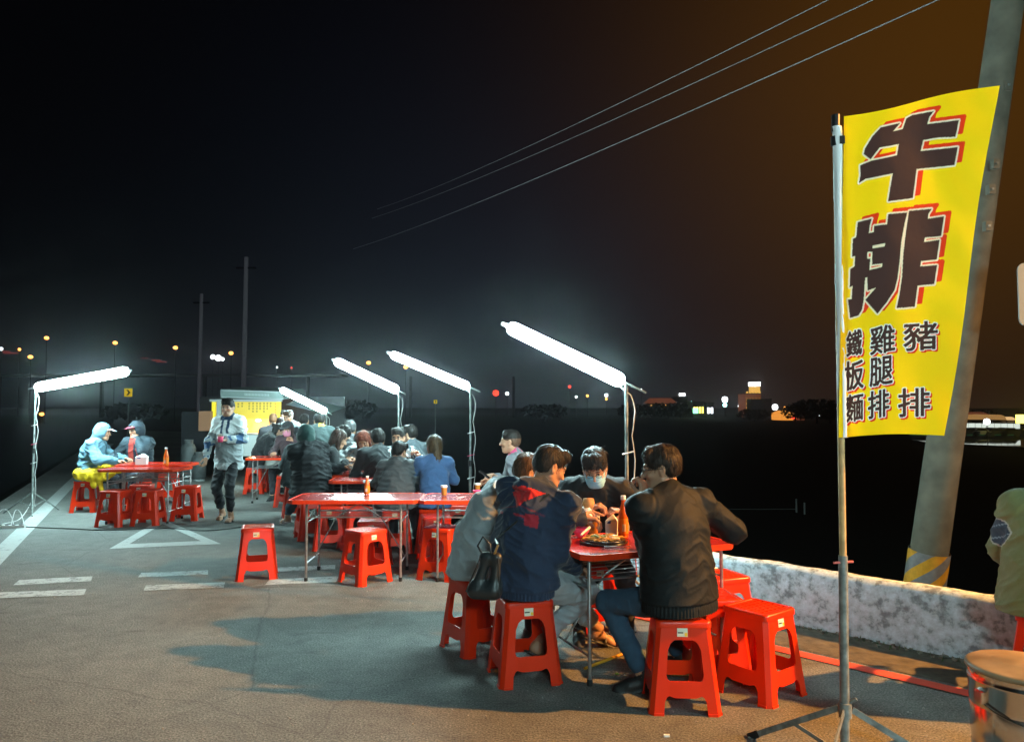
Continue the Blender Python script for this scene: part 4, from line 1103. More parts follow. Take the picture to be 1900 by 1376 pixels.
b = MB(); b.box(onT(1146, 1013, z1+.004), (.16, .008, .004), R(6)); o = b.build('chopsticks', M['steel']); tag(o, 'steel utensil lying in front of the noodles on the near table', 'utensil')
# long tables
bottle(onT(681, 917), .175, .026, 'orange chilli sauce bottle standing on the left long table')
cup(onT(824, 919), .095, .030, 'cup of dark red tea with pale lid on the right long table', m='amber')
cup(onT(886, 911), .080, .030, 'cup of dark tea with white rim behind the pink bowl on the long table', m='amber')
bowl(onT(887, 918), .042, .052, 'small pink bowl at the right end of the long tables')
def paper_sheet(px, py, rz, sx, sy, label, z=TH+.0035):
    b = MB(); b.box((0, 0, .0008), (sx, sy, .0012)); o = b.build('paper_sheet', M['paper']); o.location = onT(px, py, z); o.rotation_euler = (0, 0, R(rz)); tag(o, label, 'paper')
# left table
bottle(onT(308, 865), .265, .033, 'orange chilli sauce bottle on the left table')
tissue(onT(263, 862), 12, 'white and blue tissue pack on the left table', .15, .10, .16)
tissue(onT(688, 894), 6, 'flat white tissue pack beside the glasses man on his table', .16, .10, .03)
def noodle_box(p):
    root = empty('takeaway_box', p, R(12), 'white paper noodle box held by the red-haired woman', 'takeaway box')
    b = MB(); x, y, h = .045, .045, .11; k = 1.28
    b.add([(-x, -y, 0), (x, -y, 0), (x, y, 0), (-x, y, 0), (-x*k, -y*k, h), (x*k, -y*k, h), (x*k, y*k, h), (-x*k, y*k, h)], [(0, 3, 2, 1), (0, 1, 5, 4), (1, 2, 6, 5), (2, 3, 7, 6), (3, 0, 4, 7)]); b.build('box', M['paper'], root)
    for sx in (-1, 1):
        b = MB(); b.add([(sx*x*k, -y*k, h), (sx*x*k, y*k, h), (sx*x*2.0, y*.9, h+.02), (sx*x*2.0, -y*.9, h+.02)], [(0, 1, 2, 3)]); b.build('flap', M['paper'], root)
noodle_box(onT(657, 881))
# cables and power strip by the left stand
def cable(pts, label, m='white_cable', r=.006):
    b = MB(); P = [Vector(p) for p in pts]; Q = []
    for i in range(len(P)-1):
        p0, p1, p2, p3 = P[max(i-1, 0)], P[i], P[i+1], P[min(i+2, len(P)-1)]
        for k in range(8):
            t = k/8; Q.append(.5*((2*p1)+(p2-p0)*t+(2*p0-5*p1+4*p2-p3)*t*t+(3*p1-p0-3*p2+p3)*t**3))
    Q.append(P[-1]); b.tube(Q, r, 6); o = b.build('cable', M[m]); tag(o, label, 'cable', 'cables on the road by the left stand'); return o
g = lambda x, y, z=.008: G(x, y)+Vector((0, 0, z))
cable([g(62, 940, .3), g(58, 948, .15), g(38, 962), g(10, 972), g(-30, 978)], 'grey cable running from the left stand foot off the left edge')
cable([g(-10, 962), g(4, 958, .10), g(16, 962, .09), g(24, 975), g(2, 980)], 'looped grey cable at the left edge of the frame')
cable([g(20, 976), g(28, 960, .10), g(38, 962, .08), g(42, 976), g(18, 979)], 'second looped grey cable beside the power strip')
cable([g(42, 978), g(120, 981), g(200, 984), g(300, 980), g(380, 985), g(450, 978)], 'long dark cable lying across the road in front of the left table', 'black_cable', .007)
def strip_():
    p = G(20, 979); root = empty('power_strip', p, R(4), 'white power strip lying by the left light stand', 'power strip')
    b = MB(); b.box((0, 0, .02), (.36, .06, .035)); b.build('body', M['white_plastic'], root)
    for i in range(4):
        b = MB(); b.box((-.13+i*.085, 0, .041), (.035, .035, .008)); b.build('socket', M['black'], root)
strip_()
# scrap of paper and litter on the asphalt
b = MB(); b.box((0, 0, .006), (.028, .012, .01)); o = b.build('litter', M['paper']); o.location = G(1237, 1366); tag(o, 'tiny white scrap lying on the asphalt near the bottom edge', 'litter')
b = MB(); b.box((0, 0, .004), (.02, .012, .006), .6); o = b.build('leaf', M['greens']); o.location = G(1145, 1250); tag(o, 'small green leaf on the ground under the near table', 'leaf')
# yellow rod lying under the near table
b = MB(); b.tube([G(1085, 1243)+Vector((0, 0, .012)), G(1160, 1214)+Vector((0, 0, .012))], .009, 8); o = b.build('yellow_rod', simple('yellow_rod', (.6, .3, .02), .5)); tag(o, 'yellow rod lying on the ground under the near table', 'rod')

# ---------------------------------------------------------------- food stall truck
def stall():
    Y = 16.6; k = Y/F
    xl, xr = X_(338, Y), X_(622, Y); zt = at(470, 726, Y).z
    root = empty('food_truck', ((xl+xr)/2, Y, 0), 0, 'small food truck with open hatch, yellow menu board and lit counter', 'food truck')
    ox = (xl+xr)/2
    def lx(px, YY=Y): return X_(px, YY)-ox
    def lz(py, YY=Y): return at(470, py, YY).z
    b = MB(); b.box((0, 1.0, (lz(735)+.35)/2+.0), (xr-xl, .1, lz(735)-.35)); b.box(((lx(338)+lx(395))/2, .5, .9), (lx(395)-lx(338), 1.0, 1.1)); b.box((0, .95, .55), (xr-xl, 1.0, .35)); b.build('body', M['dark_metal'], root)
    # hatch roof
    y0 = -.55; a, c, e, f = at(409, 722, Y+y0), at(522, 726, Y+y0), at(527, 741, Y+y0), at(409, 738, Y+y0)
    b = MB(); P = [Vector((p.x-ox, y0, p.z)) for p in (a, c, e, f)]
    vs = P+[p+Vector((.0, 1.7, .10)) for p in P]
    b.add(vs, [(0, 1, 2, 3), (7, 6, 5, 4), (0, 4, 5, 1), (1, 5, 6, 2), (2, 6, 7, 3), (3, 7, 4, 0)]); b.build('hatch', M['green_grey'], root)
    b = MB(); b.tube([P[0]+Vector((.03, -.012, -.02)), P[1]+Vector((0, -.012, -.012))], .012, 6); b.tube([P[3]+Vector((.03, -.012, .02)), P[2]+Vector((0, -.012, .012))], .012, 6); b.build('trim', M['grey_metal'], root)
    rng = random.Random(9); b = MB()
    for i in range(17):
        s = i/17; c_ = P[0].lerp(P[1], .40+.40*s).lerp(P[3].lerp(P[2], .40+.40*s), .5)+Vector((0, -.006, 0)); w_ = .028
        b.box(c_+Vector((0, 0, .02*rng.uniform(.4, 1))), (w_*.8, .004, .008)); b.box(c_+Vector((-.006, 0, 0)), (.008, .004, .055)); b.box(c_+Vector((.004, 0, -.018)), (w_*.7*rng.uniform(.5, 1), .004, .008))
    b.build('hatch_lettering', M['text_pale'], root)
    # white rail under the hatch, posts
    b = MB(); b.box(((lx(402)+lx(533))/2, -.35, lz(743)), (lx(533)-lx(402), .06, .05)); b.build('hatch_rail', M['grey_metal'], root)
    for px, m in ((408, 'sign_yellow'), (417, 'grey_metal'), (526, 'sign_yellow')):
        b = MB(); b.box((lx(px), -.30, (lz(745)+.75)/2), (.085, .05, lz(745)-.75)); b.build('post', M[m], root)
    # menu board
    b = MB(); x0, x1 = lx(421), lx(525); zb, zt2 = lz(776), lz(744)
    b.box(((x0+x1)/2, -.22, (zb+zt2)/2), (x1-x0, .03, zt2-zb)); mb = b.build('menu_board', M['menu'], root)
    cols = [(450, 2, .2), (457, 2, 0), (470, 3, 0), (477, 4, 0), (484, 4, 0), (490, 3, 0), (497, 4, 0), (503, 3, 0), (509, 2, 0)]
    b = MB()
    for px, n, o_ in cols:
        for j in range(n):
            c_ = Vector((lx(px), -.238, zt2-.05-(j+o_)*.058)); s = .019
            for q in range(3): b.box(c_+Vector((0, 0, (q-1)*s*.8)), (s*2*rng.uniform(.7, 1), .003, s*.34))
            for q in range(2): b.box(c_+Vector(((q-.5)*s*1.1, -.002, 0)), (s*.35, .003, s*2*rng.uniform(.6, 1)))
    b.build('menu_lettering', M['menu_text'], root)['kind'] = 'stuff'
    b = MB()
    for j in range(6):
        c_ = Vector((lx(518), -.238, zt2-.06-j*.062)); b.box(c_, (.034, .003, .010)); b.box(c_+Vector((0, -.002, 0)), (.008, .003, .034))
    b.build('menu_red_lettering', M['menu_red'], root)
    # lit pass-through with food picture, lamp
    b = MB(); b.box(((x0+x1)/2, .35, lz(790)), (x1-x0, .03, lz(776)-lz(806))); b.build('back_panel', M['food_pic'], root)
    for px in (450, 480, 508):
        b = MB(); b.smooth = True; b.lathe([(0, .03), (.05, .02), (.07, -.02), (0, -.05)], 12, (lx(px), .0, lz(779))); b.build('counter_lamp', M['warm_lamp'], root)
    b = MB(); b.box(((x0+x1)/2, 0, lz(805)), (x1-x0+.1, .55, .04)); b.build('counter_shelf', M['grey_metal'], root)
    b = MB(); b.box(((x0+x1)/2, -.28, (lz(806)+.5)/2), (x1-x0+.1, .05, lz(806)-.5)); b.build('counter_front', M['white_counter'], root)
    for px in (362, 470, 590):
        b = MB(); b.tube([(lx(px), .45, .30), (lx(px), .68, .30)], .30, 18); b.build('wheel', M['tyre'], root)
    # awning to the right
    a, c = at(530, 750, Y-.3), at(606, 768, Y-.9)
    b = MB(); b.add([(a.x-ox, -.3, a.z), (c.x-ox, -.9, c.z), (c.x-ox, 1.0, c.z+.15), (a.x-ox, 1.0, a.z+.15)], [(0, 1, 2, 3)]); b.build('awning', M['green_grey'], root)
    b = MB(); b.box((lx(396), -.3, lz(780)), (.25, .3, .42)); b.build('side_cabinet', simple('lit_side_box', (.10, .06, .035), .6, emit=((1, .5, .2), .07)), root)
    ld = bpy.data.lights.new('stall_bulb', 'POINT'); ld.energy = 16; ld.color = (1, .72, .40); ld.shadow_soft_size = .1
    lo = bpy.data.objects.new('stall_bulb', ld); COL.objects.link(lo); lo.parent = root; lo.location = (lx(480), -.05, lz(783))
stall()
M['shaded_tank'] = simple('shaded_tank_grey', (.06, .065, .065), .6, var=.4)  # tank grey darkened for the dark spot the cylinders stand in
def gas(px, y0, y1, r, label):
    Y = 15.9; t = at(px, y0, Y); root = empty('gas_cylinder', (t.x, Y, 0), 0, label, 'gas cylinder', 'gas cylinders by the truck')
    h = t.z
    b = MB(); b.smooth = True; b.lathe([(0, .03), (r*.8, .03), (r, .09), (r, h*.78), (r*.8, h*.88), (r*.25, h*.92), (r*.2, h*.94)], 18); b.build('tank', M['shaded_tank'], root)
    b = MB(); b.lathe([(r*.6, h*.90), (r*.62, h), (r*.56, h), (r*.55, h*.9)], 16); b.build('collar', M['shaded_tank'], root)
    b = MB(); b.lathe([(r*.85, 0), (r*.88, .07), (r*.8, .07)], 16); b.build('foot_ring', M['galv'], root)
    b = MB(); b.tube([(0, 0, h*.92), (0, 0, h*.98)], .02, 8); b.build('valve', M['brass'], root)
gas(350, 815, 860, .15, 'taller grey gas cylinder in the dark left of the walking man')
gas(369, 838, 870, .15, 'shorter grey gas cylinder just behind the walking man')
# ---------------------------------------------------------------- people: one distance-field figure per person
def vnoise(p, f, seed=0):
    q = p*np.asarray(f)+seed*17.13; i = np.floor(q).astype(np.int64); t = q-i; t = t*t*(3-2*t); r = 0
    for dx in (0, 1):
        for dy in (0, 1):
            for dz in (0, 1):
                h = (i[..., 0]+dx)*374761393+(i[..., 1]+dy)*668265263+(i[..., 2]+dz)*2147483647+seed*974634777
                h = (h ^ (h >> 13))*1274126177 & 0x7fffffff; h = (h ^ (h >> 16)) & 0xffff
                wt = (t[..., 0] if dx else 1-t[..., 0])*(t[..., 1] if dy else 1-t[..., 1])*(t[..., 2] if dz else 1-t[..., 2])
                r = r+wt*(h/65535.0)
    return r-.5
def V3(*a): return np.array(a, float)
def un(v): v = np.asarray(v, float); return v/(np.linalg.norm(v)+1e-9)
def cap(a, b, ra, rb=None, n=None, s=1.0, op='u', k=None):
    return ('c', np.asarray(a, float), np.asarray(b, float), ra, ra if rb is None else rb, None if n is None else un(n), s, op, k)
def ell(c, r, rot=None, op='u', k=None): return ('e', np.asarray(c, float), np.asarray(r, float), None if rot is None else np.asarray(rot, float), op, k)
def prim_d(pr, P):
    if pr[0] == 'c':
        _, a, b, ra, rb, n, s, _, _ = pr; ba = b-a; L2 = ba@ba+1e-12
        t = np.clip(((P-a)@ba)/L2, 0, 1); q = P-a-t[..., None]*ba
        if n is not None: q = q+n*((q@n)*(s-1))[..., None]
        return np.sqrt((q*q).sum(-1))-(ra+(rb-ra)*t)
    _, c, r, rot, _, _ = pr; q = P-c
    if rot is not None: q = q@rot
    return (np.sqrt(((q/r)**2).sum(-1))-1)*r.min()
def prim_box(pr):
    if pr[0] == 'c': R_ = max(pr[3], pr[4]); return np.minimum(pr[1], pr[2])-R_, np.maximum(pr[1], pr[2])+R_
    m = pr[2].max(); return pr[1]-m, pr[1]+m
def sdf_mesh(prims, vox, k=.03, clip=None):
    us = [p for p in prims if p[-2] == 'u']
    lo = np.min([prim_box(p)[0] for p in us], 0)-vox*3; hi = np.max([prim_box(p)[1] for p in us], 0)+vox*3
    n = np.ceil((hi-lo)/vox).astype(int)+1; F_ = np.full(n, 1.0)
    ax = [lo[i]+vox*np.arange(n[i]) for i in range(3)]
    for p in prims:
        kk = p[-1] if p[-1] is not None else k
        a, b = prim_box(p); i0 = np.maximum(0, ((a-kk-vox*2-lo)/vox).astype(int)); i1 = np.minimum(n, ((b+kk+vox*2-lo)/vox).astype(int)+2)
        if (i1 <= i0).any(): continue
        g_ = np.stack(np.meshgrid(ax[0][i0[0]:i1[0]], ax[1][i0[1]:i1[1]], ax[2][i0[2]:i1[2]], indexing='ij'), -1)
        d = prim_d(p, g_); sl = tuple(slice(i0[j], i1[j]) for j in range(3)); f = F_[sl]
        if p[-2] == 'u':
            h = np.maximum(kk-np.abs(f-d), 0)/kk; F_[sl] = np.minimum(f, d)-h*h*kk*.25
        else:
            d = -d; h = np.maximum(kk-np.abs(f-d), 0)/kk; F_[sl] = np.maximum(f, d)+h*h*kk*.25
    if clip is not None:
        g_ = np.stack(np.meshgrid(*ax, indexing='ij'), -1)
        for (c, nr) in clip: F_ = np.maximum(F_, (g_-np.asarray(c))@un(nr))
    F_[0] = F_[-1] = 1; F_[:, 0] = F_[:, -1] = 1; F_[:, :, 0] = F_[:, :, -1] = 1
    S_ = F_ < 0; m = np.zeros(n-1, np.int8)
    for dx in (0, 1):
        for dy in (0, 1):
            for dz in (0, 1): m += S_[dx:n[0]-1+dx, dy:n[1]-1+dy, dz:n[2]-1+dz]
    act = (m > 0) & (m < 8); I = np.argwhere(act); idx = -np.ones(n-1, np.int64); idx[tuple(I.T)] = np.arange(len(I))
    if len(I) == 0: return np.zeros((0, 3)), np.zeros((0, 4), int)
    acc = np.zeros((len(I), 3)); cnt = np.zeros(len(I))
    for axn in range(3):
        o = [j for j in range(3) if j != axn]
        for u in (0, 1):
            for v in (0, 1):
                a = np.zeros(3, int); a[o[0]] = u; a[o[1]] = v; b = a.copy(); b[axn] = 1
                fa = F_[tuple((I+a).T)]; fb = F_[tuple((I+b).T)]; cr = (fa < 0) != (fb < 0)
                t = np.where(cr, fa/(fa-fb+1e-12), 0); pt = I+a; pt = pt.astype(float); pt[:, axn] += t
                acc += pt*cr[:, None]; cnt += cr
    Vv = lo+acc/cnt[:, None]*vox; Q = []
    for axn in range(3):
        o = [(axn+1) % 3, (axn+2) % 3]; sa = [slice(1, n[j]-1) for j in range(3)]; sb = list(sa); sa[axn] = slice(0, n[axn]-1); sb[axn] = slice(1, n[axn])
        A_ = S_[tuple(sa)]; B_ = S_[tuple(sb)]; E_ = np.argwhere(A_ != B_)
        if len(E_) == 0: continue
        base = E_.copy(); base[:, o[0]] += 1; base[:, o[1]] += 1; base = base; fl = A_[tuple(E_.T)]
        e0 = np.zeros(3, int); e0[o[0]] = 1; e1 = np.zeros(3, int); e1[o[1]] = 1
        q = np.stack([idx[tuple((base-e0-e1).T)], idx[tuple((base-e1).T)], idx[tuple(base.T)], idx[tuple((base-e0).T)]], 1)
        q[~fl] = q[~fl][:, ::-1]; Q.append(q)
    return Vv, np.concatenate(Q)
def vnormals(V, Qd):
    a, b, c, d = (V[Qd[:, i]] for i in range(4)); n = np.cross(c-a, d-b); N = np.zeros_like(V)
    for i in range(4): np.add.at(N, Qd[:, i], n)
    return N/(np.linalg.norm(N, axis=1, keepdims=True)+1e-12)
def emit_mesh(name, VV, QQ, CC, mat, parent):
    me = bpy.data.meshes.new(name); me.vertices.add(len(VV)); me.vertices.foreach_set('co', VV.ravel())
    me.loops.add(QQ.size); me.loops.foreach_set('vertex_index', QQ.ravel().astype(np.int32))
    me.polygons.add(len(QQ)); me.polygons.foreach_set('loop_start', np.arange(0, QQ.size, 4, dtype=np.int32))
    me.update(calc_edges=True)
    me.polygons.foreach_set('use_smooth', np.ones(len(QQ), bool))
    at_ = me.attributes.new('Col', 'FLOAT_COLOR', 'POINT'); at_.data.foreach_set('color', np.concatenate([CC, np.ones((len(CC), 1))], 1).ravel().astype(np.float32))
    me.materials.append(mat); return link(name, me, parent)
def ik(S_, T_, l1, l2, pole):
    S_, T_ = np.asarray(S_, float), np.asarray(T_, float); d = T_-S_; D = np.linalg.norm(d); D2 = min(D, (l1+l2)*.985); u = d/(D+1e-9)
    a = (l1*l1-l2*l2+D2*D2)/(2*D2); h = sqrt(max(0, l1*l1-a*a)); p = np.asarray(pole, float); p = p-u*(p@u); p = un(p)
    return S_+u*a+p*h, S_+u*D2
def rotm(yaw=0, pitch=0, roll=0):   # head frame: x right, y forward, z up; pitch > 0 looks down
    return np.array((Matrix.Rotation(yaw, 3, 'Z') @ Matrix.Rotation(-pitch, 3, 'X') @ Matrix.Rotation(roll, 3, 'Y')))

SKIN = np.array((.42, .22, .135)); HAIRC = (.012, .010, .009)
def hand_prims(w_, d, pn, side, curl=.6, s=1.0, point=False):
    """w_ wrist, d along the hand, pn palm normal (fingers curl towards it), side +1: thumb on cross(d, pn)"""
    d, pn = un(d), un(pn); pn = un(pn-d*(d@pn)); x = np.cross(d, pn)*side; P = []
    ks = []
    for i, o in enumerate((.030, .010, -.010, -.028)):
        kn = w_+d*(.088-.004*abs(i-1))*s+x*o*s; P.append(cap(w_+x*o*.55*s, kn, .0135*s, .0115*s, k=.012)); ks.append(kn)
    for i, kn in enumerate(ks):
        ln = (.040, .045, .041, .032)[i]*s; c_ = curl*(1+.08*i) if not (point and i == 0) else .12; a = 0; p = kn
        for j, (l_, r0, r1) in enumerate(((ln, .0098, .0088), (ln*.66, .0088, .0080), (ln*.52, .0080, .0068))):
            a += c_*(.75, 1.0, .75)[j]; q = p+(d*cos(a)+pn*sin(a))*l_; P.append(cap(p, q, r0*s, r1*s, k=.004)); p = q
    t0 = w_+d*.022*s+x*.026*s; t1 = t0+(d*.55+x*.65+pn*.35)*.042*s; t2 = t1+(d*.85+pn*(.35+curl*.4)-x*.1)*.034*s; t3 = t2+(d*.8+pn*(.3+curl*.5)-x*.25)*.026*s
    P += [cap(t0, t1, .0145*s, .012*s, k=.012), cap(t1, t2, .0115*s, .0100*s, k=.006), cap(t2, t3, .0098*s, .0078*s, k=.005)]
    return P

def head_prims(H, Rh, s, fem=False):
    f = lambda x, y, z: H+Rh@(np.array((x, y, z))*s); P = []
    E_ = lambda c, r, op='u', k=None: ell(f(*c), np.array(r)*s, Rh, op, k)
    P += [E_((0, -.014, .038), (.074, .092, .084)), E_((0, .022, -.022), (.060, .066, .078), k=.03), cap(f(-.022, .058, -.088), f(.022, .058, -.088), .022*s, .022*s, k=.03),
          cap(f(-.050, -.002, -.052), f(-.024, .045, -.086), .026*s, .024*s, k=.025), cap(f(.050, -.002, -.052), f(.024, .045, -.086), .026*s, .024*s, k=.025),
          cap(f(-.034, .076, .030), f(.034, .076, .030), .012*s, k=.012),
          E_((-.036, .060, -.022), (.022, .022, .018), k=.02), E_((.036, .060, -.022), (.022, .022, .018), k=.02)]
    P += [E_((-.031, .094, .008), (.017, .014, .011), 's', .010), E_((.031, .094, .008), (.017, .014, .011), 's', .010)]
    P += [E_((-.030, .078, .008), (.0125, .012, .011), k=.003), E_((.030, .078, .008), (.0125, .012, .011), k=.003)]
    P += [cap(f(0, .084, .018), f(0, .106, -.024), .0075*s, .0115*s, k=.010), E_((-.012, .096, -.028), (.008, .009, .007), k=.006), E_((.012, .096, -.028), (.008, .009, .007), k=.006)]
    P += [cap(f(-.017, .083, -.052), f(.017, .083, -.052), .0068*s, k=.008), cap(f(-.014, .082, -.063), f(.014, .082, -.063), .0075*s, k=.008)]
    P += [cap(f(-.022, .094, -.0575), f(.022, .094, -.0575), .0022*s, op='s', k=.004)]
    for sg in (-1, 1):
        P += [ell(f(sg*.075, -.010, -.002), np.array((.010, .019, .031))*s, Rh@rotm(sg*.35), k=.006), E_((sg*.084, -.006, .002), (.005, .010, .018), 's', .004), E_((sg*.076, -.004, -.024), (.008, .010, .011), k=.006)]
    return P
def head_paint(V, H, Rh, s, skin, lips=(.42, .13, .11)):
    q = ((V-H)@Rh)/s; C = np.tile(np.array(skin), (len(V), 1)); m = vnoise(q, 30)*.10+vnoise(q, 9, 3)*.12
    C *= (1+m)[:, None]
    def el(cx, cz, rx, rz, y0=.04): return (((q[:, 0]-cx)/rx)**2+((q[:, 2]-cz)/rz)**2 < 1) & (q[:, 1] > y0)
    for sg in (-1, 1):
        C[el(sg*.031, .0285+0*sg, .019, .0050)] = (.03, .022, .018)
        C[el(sg*.030, .0135, .0135, .0030)] = (.03, .02, .018)
        C[el(sg*.030, .0075, .0115, .0048)] = (.45, .40, .38)
        C[el(sg*.030, .0080, .0050, .0052)] = (.012, .009, .008)
    lm = el(0, -.0570, .022, .0105, .07); C[lm] = C[lm]*.35+np.array(lips)*.65
    ck = el(.036, -.026, .022, .018, .03) | el(-.036, -.026, .022, .018, .03); C[ck] = C[ck]*np.array((1.08, .92, .90))
    return C

def hair_prims(H, Rh, s, style):
    f = lambda x, y, z: H+Rh@(np.array((x, y, z))*s); E_ = lambda c, r, op='u', k=None, rot=None: ell(f(*c), np.array(r)*s, Rh if rot is None else Rh@rot, op, k); P = []
    if style in ('short', 'crop', 'fade', 'tousled'):
        vol = {'crop': 0, 'short': .006, 'fade': .002, 'tousled': .010}[style]
        P += [E_((0, -.018, .048), (.079+vol*.7, .098+vol*.5, .084+vol)), E_((0, -.045, .0), (.073+vol*.3, .066, .060), k=.02)]
        if style != 'crop': P += [cap(f(-.045, .046, .088), f(.045, .050, .088), (.020+vol)*s, k=.02), cap(f(-.030, .040, .108), f(.04, .035, .106), (.020+vol)*s, k=.02)]
        if style == 'tousled':
            P += [cap(f(-.050, .072, .070), f(.030, .084, .056), .016*s, .013*s, k=.012), cap(f(.0, .080, .075), f(.058, .066, .055), .018*s, .012*s, k=.012)]
            rg = random.Random(3)
            for i in range(22):
                a, e = rg.uniform(0, 2*pi), rg.uniform(.1, 1.2); d0 = np.array((cos(a)*cos(e), sin(a)*cos(e), sin(e))); c = np.array((0, -.012, .045)); o = d0*np.array((.078, .094, .090))
                P.append(cap(f(*(c+o*.95)), f(*(c+o*1.10+np.array((.012, .014, -.006))*rg.uniform(-1, 1))), .014*s, .005*s, k=.008))
        P += [E_((0, .085, -.020), (.066, .066, .072), 's', .010)]
        if style in ('fade', 'crop'): P += [E_((0, .02, -.075), (.11, .075, .060), 's', .012)]
        P += [cap(f(-.082, -.006, -.004), f(-.082, .0, -.06), .026*s, op='s', k=.006), cap(f(.082, -.006, -.004), f(.082, .0, -.06), .026*s, op='s', k=.006)]
    else:
        P += [E_((0, -.018, .046), (.085, .102, .090)), E_((0, -.055, -.02), (.080, .058, .080), k=.02)]
        if style == 'long':
            for sg in (-1, 1): P += [cap(f(sg*.070, -.01, .02), f(sg*.078, .015, -.12), .026*s, .024*s, k=.02), cap(f(sg*.078, .015, -.12), f(sg*.070, .02, -.23), .024*s, .012*s, k=.02)]
            P += [cap(f(0, -.07, -.02), f(0, -.085, -.22), .062*s, .045*s, n=Rh@V3(0, 1, 0), s=1.5, k=.03), cap(f(0, -.085, -.22), f(.01, -.08, -.33), .045*s, .015*s, n=Rh@V3(0, 1, 0), s=1.4, k=.03)]
        if style == 'halfup':
            P += [cap(f(0, -.085, .02), f(0, -.115, -.14), .030*s, .044*s, k=.02), cap(f(0, -.10, -.10), f(.015, -.105, -.34), .056*s, .050*s, n=Rh@V3(0, 1, 0), s=1.6, k=.02), cap(f(.015, -.105, -.34), f(.03, -.10, -.42), .046*s, .02*s, n=Rh@V3(0, 1, 0), s=1.5, k=.02),
                  cap(f(-.035, -.11, -.2), f(-.045, -.10, -.38), .018*s, .008*s, k=.012), cap(f(.06, -.10, -.15), f(.085, -.09, -.34), .020*s, .009*s, k=.012), ell(f(0, -.110, .02), np.array((.022, .016, .018))*s, Rh)]
        if style == 'bun': P += [E_((0, -.118, .075), (.036, .034, .034), k=.012), E_((-.012, -.14, .095), (.016, .016, .016), k=.01)]
        P += [E_((0, .088, -.025), (.062, .062, .088), 's', .010)]
    return P

def strand_mesh(V, N, q, C, Rh, style, n, hs, seed):
    rg = np.random.default_rng(seed+100)
    long_ = style in ('long', 'halfup'); ok = np.where(q[:, 2] > (-1 if long_ else -.03))[0] if style not in ('crop', 'fade') else np.where(q[:, 2] > .02)[0]
    if len(ok) == 0: ok = np.arange(len(V))
    i = rg.choice(ok, n); P = V[i]; Nn = N[i]; qq = q[i]
    crown = np.array((.012, -.045, .135)); t = qq-crown; t[:, 2] -= .02+(.25 if long_ else .0); t = t/(np.linalg.norm(t, axis=1, keepdims=True)+1e-6)
    t += rg.normal(0, .10 if long_ else .28, t.shape); t = t@Rh.T; t -= Nn*(t*Nn).sum(1, keepdims=True); t /= (np.linalg.norm(t, axis=1, keepdims=True)+1e-6)
    ln = (rg.uniform(.07, .16, n) if long_ else rg.uniform(.016, .042, n) if style not in ('crop', 'fade') else rg.uniform(.006, .012, n))[:, None]*hs
    lift = rg.uniform(.0, .35 if not long_ else .06, n)[:, None]; side = np.cross(t, Nn); w0 = (.0022 if n > 900 else .0032)
    out = []; K = 3
    for k in range(K+1):
        s_ = k/K; c = P-Nn*.001+t*ln*s_+Nn*ln*(lift*s_-.55*s_*s_*(.35 if not long_ else .25)); w_ = w0*(1-.85*s_)
        out += [c-side*w_, c+side*w_]
    VV = np.stack(out, 1).reshape(-1, 3); b_ = np.arange(n)[:, None]*(2*(K+1)); Q = np.concatenate([b_+np.array([[2*k, 2*k+1, 2*k+3, 2*k+2]]) for k in range(K)])
    CC = np.repeat(C[i]*rg.uniform(.6, 1.7, n)[:, None], 2*(K+1), 0)
    return VV, Q, CC
